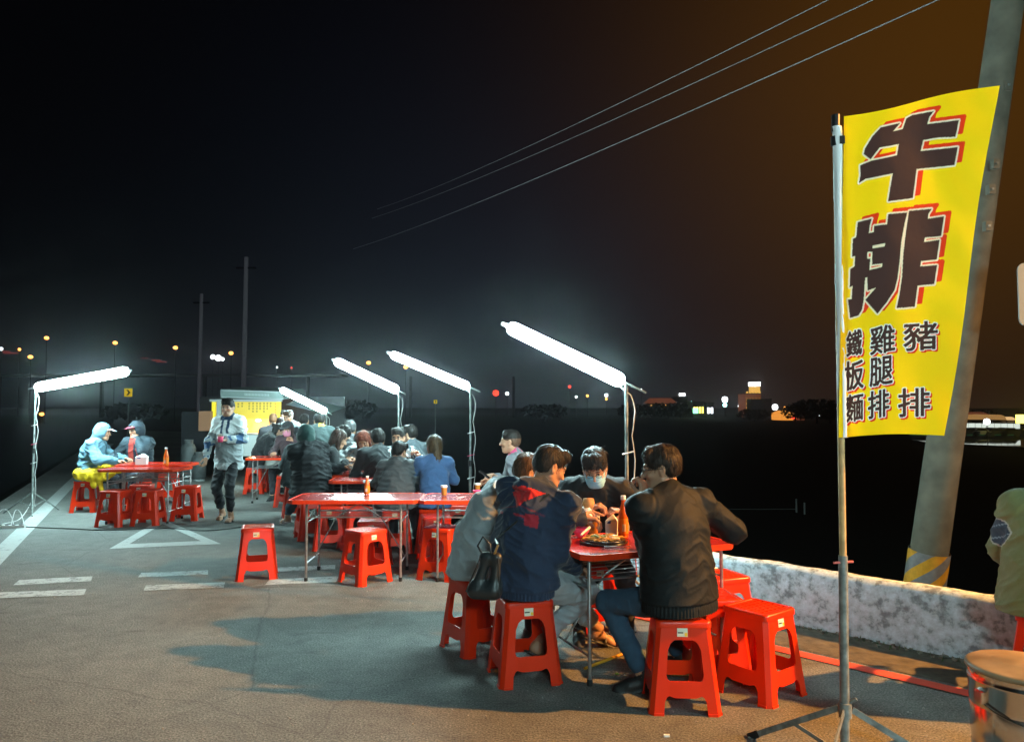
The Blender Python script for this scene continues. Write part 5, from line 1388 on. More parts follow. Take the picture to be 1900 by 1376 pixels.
def person(label, p, yaw, seat=.46, s=1.0, lean=.15, sway=0.0, twist=0.0, bulk=1.0, look=(0, 0, 0), L_=None, R_=None, feet=None, jacket=(.02, .02, .022), trousers=(.02, .022, .03), shoes=(.02, .02, .02),
           hair='short', haircol=HAIRC, vox=.012, fine=.005, jmat='cloth', tmat='cloth', hood=None, puffer=False, shoulder=.166, mask=None, glasses=False, capc=None, skin=SKIN, jpaint=None, curl=.7, palm=(None, None),
           elbow=((-.6, -.3, -.7), (.6, -.3, -.7)), bare=False, hem=.0, fold=1.0, collar=True, tpaint=None, hcurl=None, fat=1.0, knee_out=.12, neckf=.035, headup=0, trim=None, pack=None, seed=1, handrot=0, clipz=None, rib=None, strands=500, lining=None):
    root = empty('person', (p[0], p[1], 0), R(yaw), label, 'person')
    stand_ = seat is None
    hipz = (.90*s if stand_ else seat+.095*s); hip = V3(0, 0, hipz)
    dirv = un((sin(sway), sin(lean), cos(lean))); d2 = un((sin(sway)*1.1, sin(lean*1.35), cos(lean*1.35))); fw = un(np.cross(np.cross(dirv, (0, 1, 0)), dirv)) if False else un(V3(0, 1, 0)-dirv*dirv[1])
    rgt = un(np.cross(fw, dirv)); fw = un(np.cross(dirv, rgt))
    ct, st = cos(twist), sin(twist); r2, f2 = rgt*ct+fw*st, fw*ct-rgt*st
    waist = hip+un((0, sin(lean*.5), cos(lean*.5)))*.17*s; chest = waist+dirv*.17*s; top = chest+d2*.14*s
    shL, shR = top-r2*shoulder*s*bulk**.3-d2*.01, top+r2*shoulder*s*bulk**.3-d2*.01
    nb = top+d2*.045*s+f2*neckf*.3
    yw, pt, rl = look; Rh = rotm(yw, pt, rl)
    head = nb+d2*.035*s+un((sin(sway), sin(lean)*.8+.12, 1))*.105*s+f2*(neckf)+V3(0, 0, headup); hs = s**.35
    hl = np.array(L_ if L_ is not None else (-.14, .30, hipz+.12)); hr = np.array(R_ if R_ is not None else (.14, .30, hipz+.12))
    elL, wL = ik(shL, hl, .285*s, .255*s, elbow[0]); elR, wR = ik(shR, hr, .285*s, .255*s, elbow[1])
    if feet is None: feet = ((-.13, .40, .0), (.13, .40, .0))
    legs = []
    for sg, ft in ((-1, feet[0]), (1, feet[1])):
        hj = hip+V3(sg*.092*s, 0, -.02*s); an = V3(ft[0], ft[1], ft[2]+.085*s)
        kn, an2 = ik(hj, an, .43*s, .42*s, (sg*knee_out, 1, .75 if not stand_ else .1) if len(ft) < 4 else (ft[3], 1, .6)); legs.append((hj, kn, an2, ft))
    B = bulk; J = []; fr = f2
    # jacket
    if clipz is None and not stand_: clipz = seat+.012
    for sg in (-1, 1): J.append(cap(hip+V3(sg*.062*B, -.01, -.05+hem), waist+r2*sg*.04, .122*s*B*fat, .11*s*B*fat, n=fw, s=1.12, k=.05))
    J += [cap(hip+V3(0, -.015, -.055+hem), waist, .158*s*B*fat, .150*s*B*fat, n=fw, s=1.32/fat**.5 if not stand_ else 1.08, k=.05), cap(waist, chest, .150*s*B*fat, .163*s*B, n=fw, s=1.30, k=.05), cap(chest, top-d2*.03, .163*s*B, .115*s*B, n=f2, s=1.28, k=.05),
          cap(shL-d2*.012, shR-d2*.012, .062*s*B**.4, n=None, k=.05), cap(nb-d2*.015, shL, .060*s, .058*s*B, k=.05), cap(nb-d2*.015, shR, .060*s, .058*s*B, k=.05)]
    for sh, el_, wr in ((shL, elL, wL), (shR, elR, wR)):
        dw = un(wr-el_); J += [cap(sh-d2*.008, el_, .064*s*B**.8, .054*s*B, k=.04), cap(el_, wr-dw*.015, .056*s*B, .042*s*B**.7, k=.025)]
        J += [cap(wr-dw*.035, wr-dw*.008, .041*s*B**.5, .036*s, k=.008)]
    if collar: J += [cap(nb-r2*.030-f2*.012, nb+r2*.030-f2*.012, .052*s, k=.02), cap(nb+d2*.02-r2*.018-f2*.01, nb+d2*.03+r2*.018-f2*.01, .050*s, k=.015)]
    if hood == 'down':
        hb = nb-f2*.055*s; J += [cap(hb-r2*.075+f2*.05+d2*.018, hb-f2*.035-r2*.02+d2*.0, .040*s, .046*s, k=.02), cap(hb+r2*.075+f2*.05+d2*.018, hb-f2*.035+r2*.02, .040*s, .046*s, k=.02),
                                cap(hb-f2*.03-d2*.01, hb-f2*.050-d2*.10, .060*s, .035*s, n=f2, s=1.5, k=.03)]
    body = []
    body += [cap(nb-d2*.05, head+Rh@V3(0, -.022, -.055)*hs, .054*s, .050*s, k=.02), cap(chest, top, .10*s, .08*s), cap(hip, chest, .10*s, .10*s), cap(shL, shR, .045*s)]
    for sh, el_, wr in ((shL, elL, wL), (shR, elR, wR)): body += [cap(sh, el_, .040*s, .036*s), cap(el_, wr, .036*s, .026*s)]
    for hj, kn, an, ft in legs: body += [cap(hj, kn, .06*s, .045*s), cap(kn, an, .045*s, .034*s), cap(an, an+V3(0, .0, -.03), .033*s, .030*s)]
    # one continuous body, then the finely modelled head and hands joined into the same mesh
    Vb, Qb = sdf_mesh(body, .020, .03); Cb = np.tile(np.array(skin), (len(Vb), 1))
    hp = head_prims(head, Rh, hs)+[cap(nb-d2*.03, head+Rh@V3(0, -.022, -.055)*hs, .055*s, .051*s, k=.025)]
    Vh, Qh = sdf_mesh(hp, fine, .02); Ch = head_paint(Vh, head, Rh, hs, skin)
    VV, QQ, CC = [Vb, Vh], [Qb, Qh+len(Vb)], [Cb, Ch]; o = len(Vb)+len(Vh)
    for i, (el_, wr, sg) in enumerate(((elL, wL, -1), (elR, wR, 1))):
        d = un(wr-el_); pn = palm[i] if palm[i] is not None else (V3(0, -.2, -1) if abs(d[2]) < .8 else V3(0, 1, 0)); 
        hc = curl if hcurl is None else hcurl[i]
        Pn = un(np.asarray(pn, float)-d*(d@np.asarray(pn, float)))
        hpz = hand_prims(wr, d, Pn, -1 if sg > 0 else 1, hc, s**.5)
        hpz.append(cap(wr-d*.05, wr, .027*s, .024*s, k=.02)); Vx, Qx = sdf_mesh(hpz, fine*.92, .006); VV.append(Vx); QQ.append(Qx+o); o += len(Vx); CC.append(np.tile(np.array(skin)*np.array((1.02, .96, .94)), (len(Vx), 1)))
    emit_mesh('body', np.concatenate(VV), np.concatenate(QQ), np.concatenate(CC), M['skin'], root)
    def cloth(name, prims, colr, mat, k, amp, paint=None, quilt=False, v_=None, clip=None):
        V, Q = sdf_mesh(prims, v_ or vox, k, clip); N = vnormals(V, Q)
        W_ = V+np.stack([V[:, 2]*.0, V[:, 2]*.0, V[:, 0]*.55*np.sign(V[:, 0])], 1); Wp = W_+.05*np.stack([vnoise(V, 7, 61), vnoise(V, 7, 62), vnoise(V, 7, 63)], 1); r_ = np.clip(1-np.abs(vnoise(Wp, (6.5, 6.5, 13), seed)*3.6), 0, 1)**1.6*1.5; r2_ = np.clip(1-np.abs(vnoise(Wp, (13, 13, 26), seed+5)*3.4), 0, 1)**1.5*1.5; g_ = vnoise(V, 5, seed+9)
        d_ = amp*(.0105*r_+.0045*r2_+.012*g_-.006)
        if name == 'jacket' and rib is not None:
            hm = (V[:, 2] < rib) & (np.linalg.norm(V[:, :2], axis=1) < .30); d_[hm] = -.012+.003*np.sin(np.arctan2(V[hm, 1], V[hm, 0])*70)
            for S0 in (shL, shR):
                dd = np.linalg.norm(V-S0, axis=1); d_ -= .005*np.exp(-((dd-.095)/.006)**2)
        if quilt: d_ = d_+.008*np.abs(np.sin((V[:, 2]+.03*g_)*pi/.058))-.003
        V = V+N*d_[:, None]; C = np.tile(np.array(colr, float), (len(V), 1))
        if paint: C = paint(V, C, dict(head=head, nb=nb, chest=chest, hip=hip, waist=waist, top=top, f=f2, r=r2, d=dirv, elL=elL, elR=elR, wL=wL, wR=wR, shL=shL, shR=shR, legs=legs, N=N))
        return emit_mesh(name, V, Q, C, M[mat], root)
    if lining is not None:
        J += [cap(nb-r2*.105-f2*.055+d2*.0, nb-f2*.135+d2*.018-r2*.03, .034, .036, k=.015), cap(nb+r2*.115-f2*.045-d2*.0, nb-f2*.135+d2*.018-r2*.03, .036, .036, k=.015)]
    jk = cloth('jacket', J, jacket, jmat, .03, fold, jpaint, puffer, clip=None if clipz is None else [((0, 0, clipz), (0, 0, -1))])
    if lining is not None:
        me = jk.data; V = np.empty(len(me.vertices)*3); me.vertices.foreach_get('co', V); V = V.reshape(-1, 3); Q = np.empty(len(me.loops), np.int32); me.loops.foreach_get('vertex_index', Q); Q = Q.reshape(-1, 4)
        q = V-nb; x = q@r2; y = q@f2; z = q@d2; mk = (y < -.05) & (z < -.012-.10*np.abs(x)) & (z > -.150+1.05*np.abs(x+.005)); Qm = Q[mk[Q].all(1)]
        use = np.unique(Qm); mp_ = -np.ones(len(V), np.int64); mp_[use] = np.arange(len(use)); Vs = V[use]+vnormals(V, Q)[use]*.006
        emit_mesh('hood_lining', Vs, mp_[Qm], np.tile(np.array(lining), (len(Vs), 1)), M['cloth'], root)
    if hood == 'up':
        Hd = [ell(head+Rh@V3(0, -.020, .030)*hs, np.array((.105, .122, .120))*hs, Rh), cap(head+Rh@V3(0, -.05, -.03)*hs, nb-f2*.03, .085*s, .085*s, k=.04), ell(head+Rh@V3(0, .105, -.005)*hs, np.array((.070, .085, .088))*hs, Rh, 's', .02)]
        if trim is not None:
            V, Q = sdf_mesh([cap(head+Rh@(V3(.078*cos(a), .070-.02*abs(sin(a)), .098*sin(a)+.005))*hs, head+Rh@(V3(.078*cos(a+.45), .070-.02*abs(sin(a+.45)), .098*sin(a+.45)+.005))*hs, .017*hs) for a in np.arange(-.6, 3.7, .42)], .010, .01)
            V += vnormals(V, Q)*(vnoise(V, 70, 3)*.02)[:, None]; emit_mesh('hood_trim', V, Q, np.tile(np.array(trim), (len(V), 1)), M['fur'], root)
        cloth('hood', Hd, jacket if not isinstance(capc, dict) else capc['hood'], jmat, .02, .5, v_=min(vox, .010))
    if hair and hood != 'up':
        V, Q = sdf_mesh(hair_prims(head, Rh, hs, hair), fine*1.15, .012); N = vnormals(V, Q); q = (V-head)@Rh
        V = V+N*((vnoise(q, (75, 60, 22), 2)*.010+vnoise(q, (28, 28, 12), 4)*.010)*(1 if hair not in ('crop', 'fade') else .35))[:, None]; C = np.tile(np.array(haircol, float), (len(V), 1))
        if hair == 'fade':
            low = q[:, 2] < .035; C[low] = C[low]*.4+np.array(skin)*.25
        V2, Q2, C2 = strand_mesh(V, N, q, C, Rh, hair, strands, hs, seed); emit_mesh('hair', np.concatenate([V, V2]), np.concatenate([Q, Q2+len(V)]), np.concatenate([C, C2]), M['hair'], root)
    if capc is not None and not isinstance(capc, dict):
        f = lambda x, y, z: head+Rh@(np.array((x, y, z))*hs)
        V, Q = sdf_mesh([ell(f(0, -.008, .060), np.array((.088, .108, .080))*hs, Rh), cap(f(-.035, .10, .052), f(.035, .10, .052), .055*hs, .055*hs, n=Rh@V3(0, 0, 1), s=7, k=.02), cap(f(0, .10, .052), f(0, .145, .046), .05*hs, .04*hs, n=Rh@V3(0, 0, 1), s=7, k=.01)], .007, .012, [(f(0, 0, .035), Rh@V3(0, 0, -1))])
        emit_mesh('cap', V, Q, np.tile(np.array(capc, float), (len(V), 1)), M['cloth'], root)
    if mask is not None:
        mp = [pp for pp in head_prims(head, Rh, hs)[:5]]+[ell(head+Rh@V3(0, .078, -.045)*hs, np.array((.036, .030, .040))*hs, Rh, k=.03)]
        mp = [(('e', q[1], q[2]+.006, q[3], q[4], q[5]) if q[0] == 'e' else ('c', q[1], q[2], q[3]+.005, q[4]+.005, q[5], q[6], q[7], q[8])) for q in mp]
        f = lambda x, y, z: head+Rh@(np.array((x, y, z))*hs)
        V, Q = sdf_mesh(mp, .005, .02, [(f(0, .030, 0), Rh@V3(0, -1, .0)), (f(0, 0, -.016), Rh@V3(0, -.15, 1)), (f(0, 0, -.115), Rh@V3(0, 0, -1))]); q = (V-head)@Rh
        V += vnormals(V, Q)*(.0022*np.sin(q[:, 2]*pi/.011))[:, None]; mk = emit_mesh('face_mask', V, Q, np.tile(np.array(mask, float), (len(V), 1)), M['maskm'], root)
        for sg in (-1, 1):
            b = MB(); b.tube([f(sg*.056, .034, -.03), f(sg*.080, .0, -.012), f(sg*.080, -.025, -.008)], .0016, 5); b.tube([f(sg*.05, .034, -.085), f(sg*.078, .0, -.045), f(sg*.082, -.022, -.02)], .0016, 5)
            b.build('ear_loop', M['paper'], root)
    if glasses:
        f = lambda x, y, z: head+Rh@(np.array((x, y, z))*hs); b = MB()
        for sg in (-1, 1):
            ring = [f(sg*.032+.021*cos(a), .100-.010*abs(cos(a))*(1 if cos(a)*sg > 0 else 0), .006+.016*sin(a)) for a in np.arange(0, 2*pi+.01, pi/7)]
            b.tube(ring, .0016, 5, caps=False); b.tube([f(sg*.053, .090, .010), f(sg*.078, .03, .008), f(sg*.080, -.012, .004)], .0018, 5)
        b.tube([f(-.011, .102, .008), f(.011, .102, .008)], .0016, 5); b.build('glasses', M['black'], root)
    # trousers and shoes
    T_ = [ell(hip+V3(0, -.005, -.01), np.array((.170, .125, .115))*s*fat**.5)]
    for hj, kn, an, ft in legs:
        dn = un(an-kn); ea = an-dn*(.05 if not bare else .10); T_ += [cap(hj, kn, (.090 if not stand_ else .078)*s, .066*s, k=.03), cap(kn, ea, .064*s, .050*s, k=.02)]
        if stand_: T_ += [cap(ea-dn*.03, ea, .046*s, .044*s, k=.01)]
    cloth('trousers', T_, trousers, tmat, .035, fold*.8, tpaint)
    for i, (hj, kn, an, ft) in enumerate(legs):
        ty = ft[4] if len(ft) > 4 else 0.0; lift = ft[2]; hd = rotm(ty, ft[5] if len(ft) > 5 else 0); f = lambda x, y, z: an+hd@(V3(x, y, z)*s)
        if bare or shoes is None:
            V, Q = sdf_mesh([cap(f(0, 0, -.01), f(0, -.02, -.045), .034*s, .034*s), cap(f(0, -.01, -.03), f(0, .10, -.052), .034*s, .026*s), cap(f(-.01, .10, -.056), f(-.015, .135, -.062), .028*s, .018*s), cap(f(.02, .09, -.056), f(.028, .125, -.062), .018*s, .014*s)], .008, .03)
            fo = emit_mesh('foot', V, Q, np.tile(np.array(skin), (len(V), 1)), M['skin'], root)
            V, Q = sdf_mesh([cap(f(0, -.045, -.078), f(0, .13, -.080), .044*s, .050*s, n=hd@V3(0, 0, 1), s=4.2), cap(f(-.038, .06, -.066), f(0, .065, -.018), .012*s, .012*s), cap(f(.038, .06, -.066), f(0, .065, -.018), .012*s, .012*s)], .008, .008)
            emit_mesh('sandal', V, Q, np.tile(np.array((.02, .02, .022)) if shoes is None else np.array(shoes), (len(V), 1)), M['shoe'], root)
        else:
            V, Q = sdf_mesh([cap(f(0, -.005, -.0), f(0, -.015, -.045), .043*s, .042*s), cap(f(0, -.02, -.045), f(0, .08, -.050), .041*s, .038*s), cap(f(0, .08, -.055), f(0, .150, -.062), .038*s, .026*s), cap(f(0, -.035, -.074), f(0, .150, -.076), .045*s, .040*s, n=hd@V3(0, 0, 1), s=3.2, k=.008)], .008, .02)
            q = (V-an)@hd; C = np.tile(np.array(shoes, float), (len(V), 1)); sole = q[:, 2] < -.072*s; C[sole] = np.array(shoes)*.5+.06 if np.mean(shoes) < .2 else (.5, .5, .5)
            emit_mesh('shoe', V, Q, C, M['shoe'], root)
    root['_'] = 0; del root['_']
    INFO[root.name] = dict(hip=hip, waist=waist, chest=chest, top=top, nb=nb, head=head, Rh=Rh, f=f2, r=r2, d=d2, wL=wL, wR=wR, elL=elL, elR=elR, shL=shL, shR=shR, legs=legs)
    return root
INFO = {}
def loc2w(root, v):
    c, s_ = cos(root.rotation_euler.z), sin(root.rotation_euler.z); return Vector((root.location.x+c*v[0]-s_*v[1], root.location.y+s_*v[0]+c*v[1], v[2]))
# ---------------------------------------------------------------- everyone at the tables
def gxy(px, Y): return ((px-950)/F*Y, Y)
def PW(label, xy, yaw, L_=None, R_=None, feet=None, **k):
    """hands and feet given as places in the world"""
    c, s_ = cos(R(yaw)), sin(R(yaw))
    def tl(v): dx, dy = v[0]-xy[0], v[1]-xy[1]; return (c*dx+s_*dy, -s_*dx+c*dy)+tuple(v[2:])
    return person(label, xy, yaw, L_=None if L_ is None else tl(L_), R_=None if R_ is None else tl(R_), feet=None if feet is None else [tl(f) for f in feet], **k)
def band(V, a, b, r):   # mask: vertices within r of segment ab
    a, b = np.asarray(a), np.asarray(b); ba = b-a; t = np.clip(((V-a)@ba)/(ba@ba), 0, 1); return np.linalg.norm(V-a-t[:, None]*ba, axis=1) < r

# young man in black bomber jacket
def bomber_paint(V, C, g):
    m = band(V, g['wL']+(g['elL']-g['wL'])*.55-.0, g['wL']+(g['elL']-g['wL'])*.35, .055) & (vnoise(V, 60) > .02); C[m] = (.45, .47, .47); return C
s24 = G(1262, 1302)
P24 = PW('young man seen from behind in black bomber jacket and jeans at the near table', (s24.x, s24.y+.02), 40, seat=.46, lean=.10, twist=-.30, bulk=1.22, look=(.62, .18, 0),
         L_=(.74, 4.22, 1.04), R_=(1.02, 4.34, .96), feet=[(.72, 4.22, .0, -.12, .9, .1), (.99, 4.52, .0, .1, .2)], jacket=(.006, .008, .009), jmat='nylon', trousers=(.035, .075, .125), tmat='denim', shoes=(.014, .013, .013),
         hair='short', vox=.0068, fine=.0036, glasses=True, strands=2200, rib=.54, jpaint=bomber_paint, elbow=((-.55, -.45, -.9), (1.1, -.1, -.85)), fold=.5, seed=3, shoulder=.178, fat=1.12, curl=1.0, haircol=(.020, .013, .009))
# man in navy jacket with red hood lining
def navy_paint(V, C, g):
    q = V-g['nb']; x = q@g['r']; z = q@g['d']; y = q@g['f']
    pass
    C[(y < -.04) & (abs(z+.185) < .030*(1+x*1.5)) & (x > .06) & (x < .135)] = (.36, .015, .03); C[(y < -.04) & (abs(z+.168+.05*x) < .006) & (x > -.02) & (x < .06)] = (.36, .015, .03)
    C[(y < -.04) & (abs(z+.175) < .008) & (x < -.085) & (x > -.15) & (vnoise(V, 90) > -.12)] = (.34, .015, .03)
    m = (y < .02) & (abs(z+.115+.22*abs(x-.02)) < .004) & (abs(x) < .16); C[m] = (.12, .02, .04)
    return C
s21 = G(972, 1254)
P21 = PW('man in navy jacket with bright red hood lining and grey trousers, back to the camera', (s21.x-.01, s21.y), -58, seat=.46, lean=.24, twist=.42, bulk=1.25, fat=1.12, look=(-.15, .45, 0), hood='down',
         L_=(.44, 4.78, .86), R_=(.38, 4.54, .61), feet=[(.56, 4.98, .03, 0, -.3, .35), (.17, 4.62, .05, .35, .1, .5)], jacket=(.012, .024, .055), jmat='cloth', trousers=(.36, .40, .43), tmat='cloth', shoes=(.05, .045, .045), bare=True,
         hair='short', vox=.0068, fine=.0036, jpaint=navy_paint, elbow=((-.8, -.3, -.5), (.3, -.9, -.5)), fold=1.4, seed=8, shoulder=.180, haircol=(.016, .013, .011), neckf=.045, lining=(.50, .010, .012), strands=2200, rib=.525)
# light grey jacket person leaning over the near table
s22 = G(884, 1200)
P22 = PW('person in loose light grey jacket leaning over the near table beside the man in navy', (s22.x, s22.y), -72, seat=.46, lean=.52, twist=.15, bulk=1.22, fat=1.1, look=(0, .35, 0),
         L_=(.46, 5.12, .86), R_=(.42, 4.86, .86), feet=[(.15, 5.3, 0), (.12, 5.0, 0)], jacket=(.36, .40, .42), trousers=(.05, .05, .055), hair='short', haircol=(.055, .030, .015), vox=.0095, fine=.0042, hem=-.03,
         elbow=((-.8, -.3, -.6), (.8, -.4, -.6)), seed=12, strands=1500, curl=1.1, shoulder=.175)
# masked man facing the camera
s23 = (.60, 5.42); stools[9].location = (s23[0], s23[1], 0)
P23 = PW('man with pale blue face mask and glasses in black jacket, looking down at the table', s23, 172, seat=.46, lean=.42, bulk=1.10, look=(.0, .55, .08), L_=(.74, 5.05, .86), R_=(.50, 5.00, .88),
         feet=[(.78, 5.15, 0), (.45, 5.1, 0)], jacket=(.014, .015, .017), jmat='nylon', trousers=(.02, .02, .025), hair='tousled', vox=.010, fine=.0040, mask=(.22, .46, .62), glasses=True, elbow=((-1, -.2, -.5), (1, -.2, -.5)), curl=1.0, seed=21, strands=1800, haircol=(.014, .012, .012))
# young man in profile with phone
P20 = PW('young man with short cropped hair in profile looking left, behind the navy jacket man', gxy(962, 7.75), 78, seat=.46, lean=.05, look=(.05, .05, 0), bulk=1.05, L_=(-.18, 7.50, .83), R_=(-.16, 7.72, .84), jacket=(.14, .15, .17), trousers=(.03, .03, .035),
         hair='fade', vox=.011, fine=.0045, s=.97, seed=5, jpaint=lambda V, C, g: (C.__setitem__(np.linalg.norm(V-g['nb'], axis=1) < .085, (.55, .06, .16)), C)[1])
# woman in blue, child in grey puffer
s19 = stools[14].location
P19 = PW('woman with long half-tied brown hair and blue sweater seen from behind', (s19.x, s19.y), 12, seat=.46, s=.88, lean=.10, bulk=1.02, look=(.25, .1, 0), L_=(s19.x-.25, s19.y+.32, .78), R_=(s19.x+.05, s19.y+.36, .76), jacket=(.055, .115, .25), trousers=(.10, .12, .15),
         hair='halfup', haircol=(.075, .045, .022), vox=.010, fine=.0048, hem=-.04, seed=6, collar=False, fold=.8)
s18 = stools[13].location
P18 = PW('child in grey puffer jacket with hood seen from behind at the long tables', (s18.x, s18.y), -8, seat=.46, s=.80, lean=.16, bulk=1.30, fat=1.15, look=(-.3, .35, 0), hood='down', L_=(s18.x-.10, s18.y+.30, .74), R_=(s18.x+.16, s18.y+.32, .76), jacket=(.085, .09, .095), jmat='nylon', trousers=(.06, .06, .07),
         hair='short', vox=.010, fine=.0050, puffer=True, seed=7)
# man with glasses facing the camera
def p16_paint(V, C, g):
    q = V-g['nb']; x = q@g['r']; y = q@g['f']; z = q@g['d']; C[(abs(x) > .10) & (z > -.22)] = (.62, .64, .64); C[(abs(x) > .14) & (z < -.10)] = (.02, .04, .05); C[(x < -.1) & (vnoise(V, 40) > .08)] = (.02, .035, .04); return C
P16 = PW('man with glasses in black and white jacket facing the camera, behind the child in grey', gxy(743, 9.40), 176, seat=.46, s=.95, lean=.10, bulk=1.1, look=(-.05, .10, .05), L_=(-1.12, 9.05, .98), R_=(-1.50, 9.00, .82), jacket=(.016, .018, .02), trousers=(.02, .02, .03), hair='short', haircol=(.035, .033, .032),
         vox=.011, fine=.0045, glasses=True, jpaint=p16_paint, seed=31, skin=SKIN*1.0)
P17 = PW('man with dark hair in grey jacket right of the man with glasses, turned away', gxy(770, 10.2), 35, seat=.46, s=.96, lean=.12, look=(.35, .15, 0), jacket=(.06, .075, .085), trousers=(.02, .02, .03), hair='tousled', vox=.014, fine=.0055, seed=32)
P15 = PW('man in black jacket seen from behind, left of the man with glasses', gxy(704, 9.05), 14, seat=.46, s=.96, lean=.26, bulk=1.1, look=(.2, .2, 0), jacket=(.014, .018, .02), trousers=(.02, .02, .03), hair='tousled', vox=.012, fine=.005, seed=33, collar=True,
         jpaint=lambda V, C, g: (C.__setitem__(band(V, g['shR'], g['elR'], .10) & (vnoise(V, 34) > .05), (.5, .53, .53)), C)[1])
def stripes(V, C, g):
    for a, b in ((g['shL'], g['elL']), (g['shR'], g['elR']), (g['elL'], g['wL']), (g['elR'], g['wR'])):
        m = band(V, a, b, .075); t = ((V-a)@un(b-a)); C[m & ((t % .075) < .028)] = (.06, .065, .07)
    return C
P14 = PW('woman with long reddish hair in grey striped sweatshirt looking down at her noodle box', gxy(682, 9.98), 176, seat=.46, s=.90, lean=.22, look=(.1, .65, .1), L_=(-1.94, 9.66, .80), R_=(-2.10, 9.66, .80), jacket=(.22, .24, .25), trousers=(.03, .03, .04), hair='long', haircol=(.13, .030, .016), vox=.012, fine=.005, jpaint=stripes, seed=34, curl=1.0)
P13 = PW('man with black fringe in profile behind the red-haired woman, dark grey jacket', gxy(662, 10.5), 95, seat=.46, s=.96, lean=.20, look=(.1, .35, 0), jacket=(.05, .052, .055), trousers=(.02, .02, .03), hair='tousled', vox=.014, fine=.0055, seed=35)
P12 = PW('person in white puffer jacket and grey hair band bending over, behind the long-haired phone user', gxy(632, 10.35), -75, seat=.46, s=.92, lean=.42, bulk=1.25, look=(.1, .4, 0), jacket=(.66, .68, .70), jmat='nylon', puffer=True, trousers=(.03, .03, .04), hair='short', haircol=(.05, .05, .05), vox=.013, fine=.0055, seed=36)
P12b = PW('man with wavy hair at the back of the crowd, furthest right in the row', gxy(652, 11.4), 20, seat=.46, s=1.0, lean=.05, look=(0, .1, 0), jacket=(.06, .065, .07), trousers=(.02, .02, .03), hair='tousled', haircol=(.05, .052, .055), vox=.014, fine=.0055, seed=37)
P10 = PW('woman with straight long brown hair looking at a phone, in dark jacket', gxy(606, 9.55), -70, seat=.46, s=.92, lean=.18, look=(.05, .40, 0), L_=(-2.12, 9.72, .86), R_=(-2.08, 9.52, .87), jacket=(.025, .028, .03), trousers=(.03, .03, .04), hair='long', haircol=(.045, .022, .016), vox=.012, fine=.005, seed=38, curl=.8)
# fur hood figure on two nested stools
st9 = G(578, 998)
def jeans9(V, C, g):
    hj, kn, an, ft = g['legs'][0]; u = un(an-kn); m = band(V, kn, an, .2) & (np.abs((V-kn)@un(np.cross(u, (0, 1, 0)))+.045) < .018); C[m] = (.35, .50, .60); return C
P9 = PW('figure in black puffer jacket with dark green hood trimmed in pale fur', (st9.x, st9.y), 38, seat=.505, s=.95, lean=.26, bulk=1.40, fat=1.1, look=(0, .35, 0), hood='up', trim=(.36, .44, .43), L_=(-2.45, 9.35, .80), R_=(-2.05, 9.25, .82),
         feet=[(-2.82, 9.55, .10, -.1, .2, .2), (-2.35, 9.6, .0)], jacket=(.012, .014, .016), capc={'hood': (.012, .040, .036)}, jmat='nylon', puffer=True, trousers=(.04, .065, .09), tmat='denim', bare=True, shoes=(.30, .20, .19), hair=None, vox=.011, fine=.005, seed=39, fold=1.3)
P11 = PW('person in grey jacket bent forward just left of the fur hood figure', gxy(548, 10.5), -20, seat=.46, s=.93, lean=.34, bulk=1.1, look=(0, .4, 0), jacket=(.05, .065, .07), trousers=(.03, .035, .045), hair='short', vox=.014, fine=.0055, seed=40)
# people standing at the stall
P8 = PW('broad standing person in dark jacket with yellow collar patch and cap, seen from behind', gxy(592, 11.5), 12, seat=None, s=.86, lean=.16, bulk=1.50, look=(.2, .3, 0), jacket=(.020, .036, .036), trousers=(.02, .02, .025), hair='short', capc=(.02, .022, .025), vox=.014, fine=.0055, seed=41,
        feet=[(-3.05, 11.5, 0), (-2.83, 11.5, 0)], L_=(-3.1, 11.9, .85), R_=(-2.62, 11.85, .92), jpaint=lambda V, C, g: (C.__setitem__(((V-g['nb'])@g['r'] > .0) & (np.linalg.norm(V-g['nb'], axis=1) < .13), (.70, .48, .03)), C)[1])
x_, y_ = gxy(564, 13.0)
P7 = PW('standing dark-haired person with pale collar ring at the stall, seen from behind', (x_, y_), 8, seat=None, s=.84, lean=.08, look=(0, .15, 0), jacket=(.012, .014, .016), trousers=(.02, .02, .025), hair='short', vox=.015, fine=.006, seed=42, feet=[(x_-.1, y_, 0), (x_+.1, y_, 0)], L_=(x_-.2, y_+.25, .95), R_=(x_+.2, y_+.25, .95),
        jpaint=lambda V, C, g: (C.__setitem__((np.linalg.norm(V-g['nb'], axis=1) < .10), (.28, .30, .32)), C)[1])
x_, y_ = gxy(543, 14.2)
def vend(V, C, g): C[(abs((V-g['nb'])@g['r']-.05) < .02)] = (.15, .55, .15); return C
P_v = PW('cook in white shirt with green strap standing at the lit counter', (x_, y_), 160, seat=None, s=.88, lean=.12, look=(0, .3, 0), jacket=(.50, .58, .60), trousers=(.02, .02, .025), hair='short', haircol=(.06, .03, .015), vox=.015, fine=.006, seed=43, feet=[(x_-.1, y_, 0), (x_+.1, y_, 0)], L_=(x_+.15, y_-.3, .95), R_=(x_-.15, y_-.3, .95), jpaint=vend)
x_, y_ = gxy(531, 15.2)
PW('second cook with warm-lit face behind the menu board edge', (x_, y_), 175, seat=None, s=.88, lean=.05, look=(.3, .2, 0), jacket=(.35, .12, .05), trousers=(.02, .02, .025), hair='short', vox=.016, fine=.006, seed=44, feet=[(x_-.1, y_, 0), (x_+.1, y_, 0)], L_=(x_+.15, y_-.3, .95), R_=(x_-.15, y_-.3, .95))
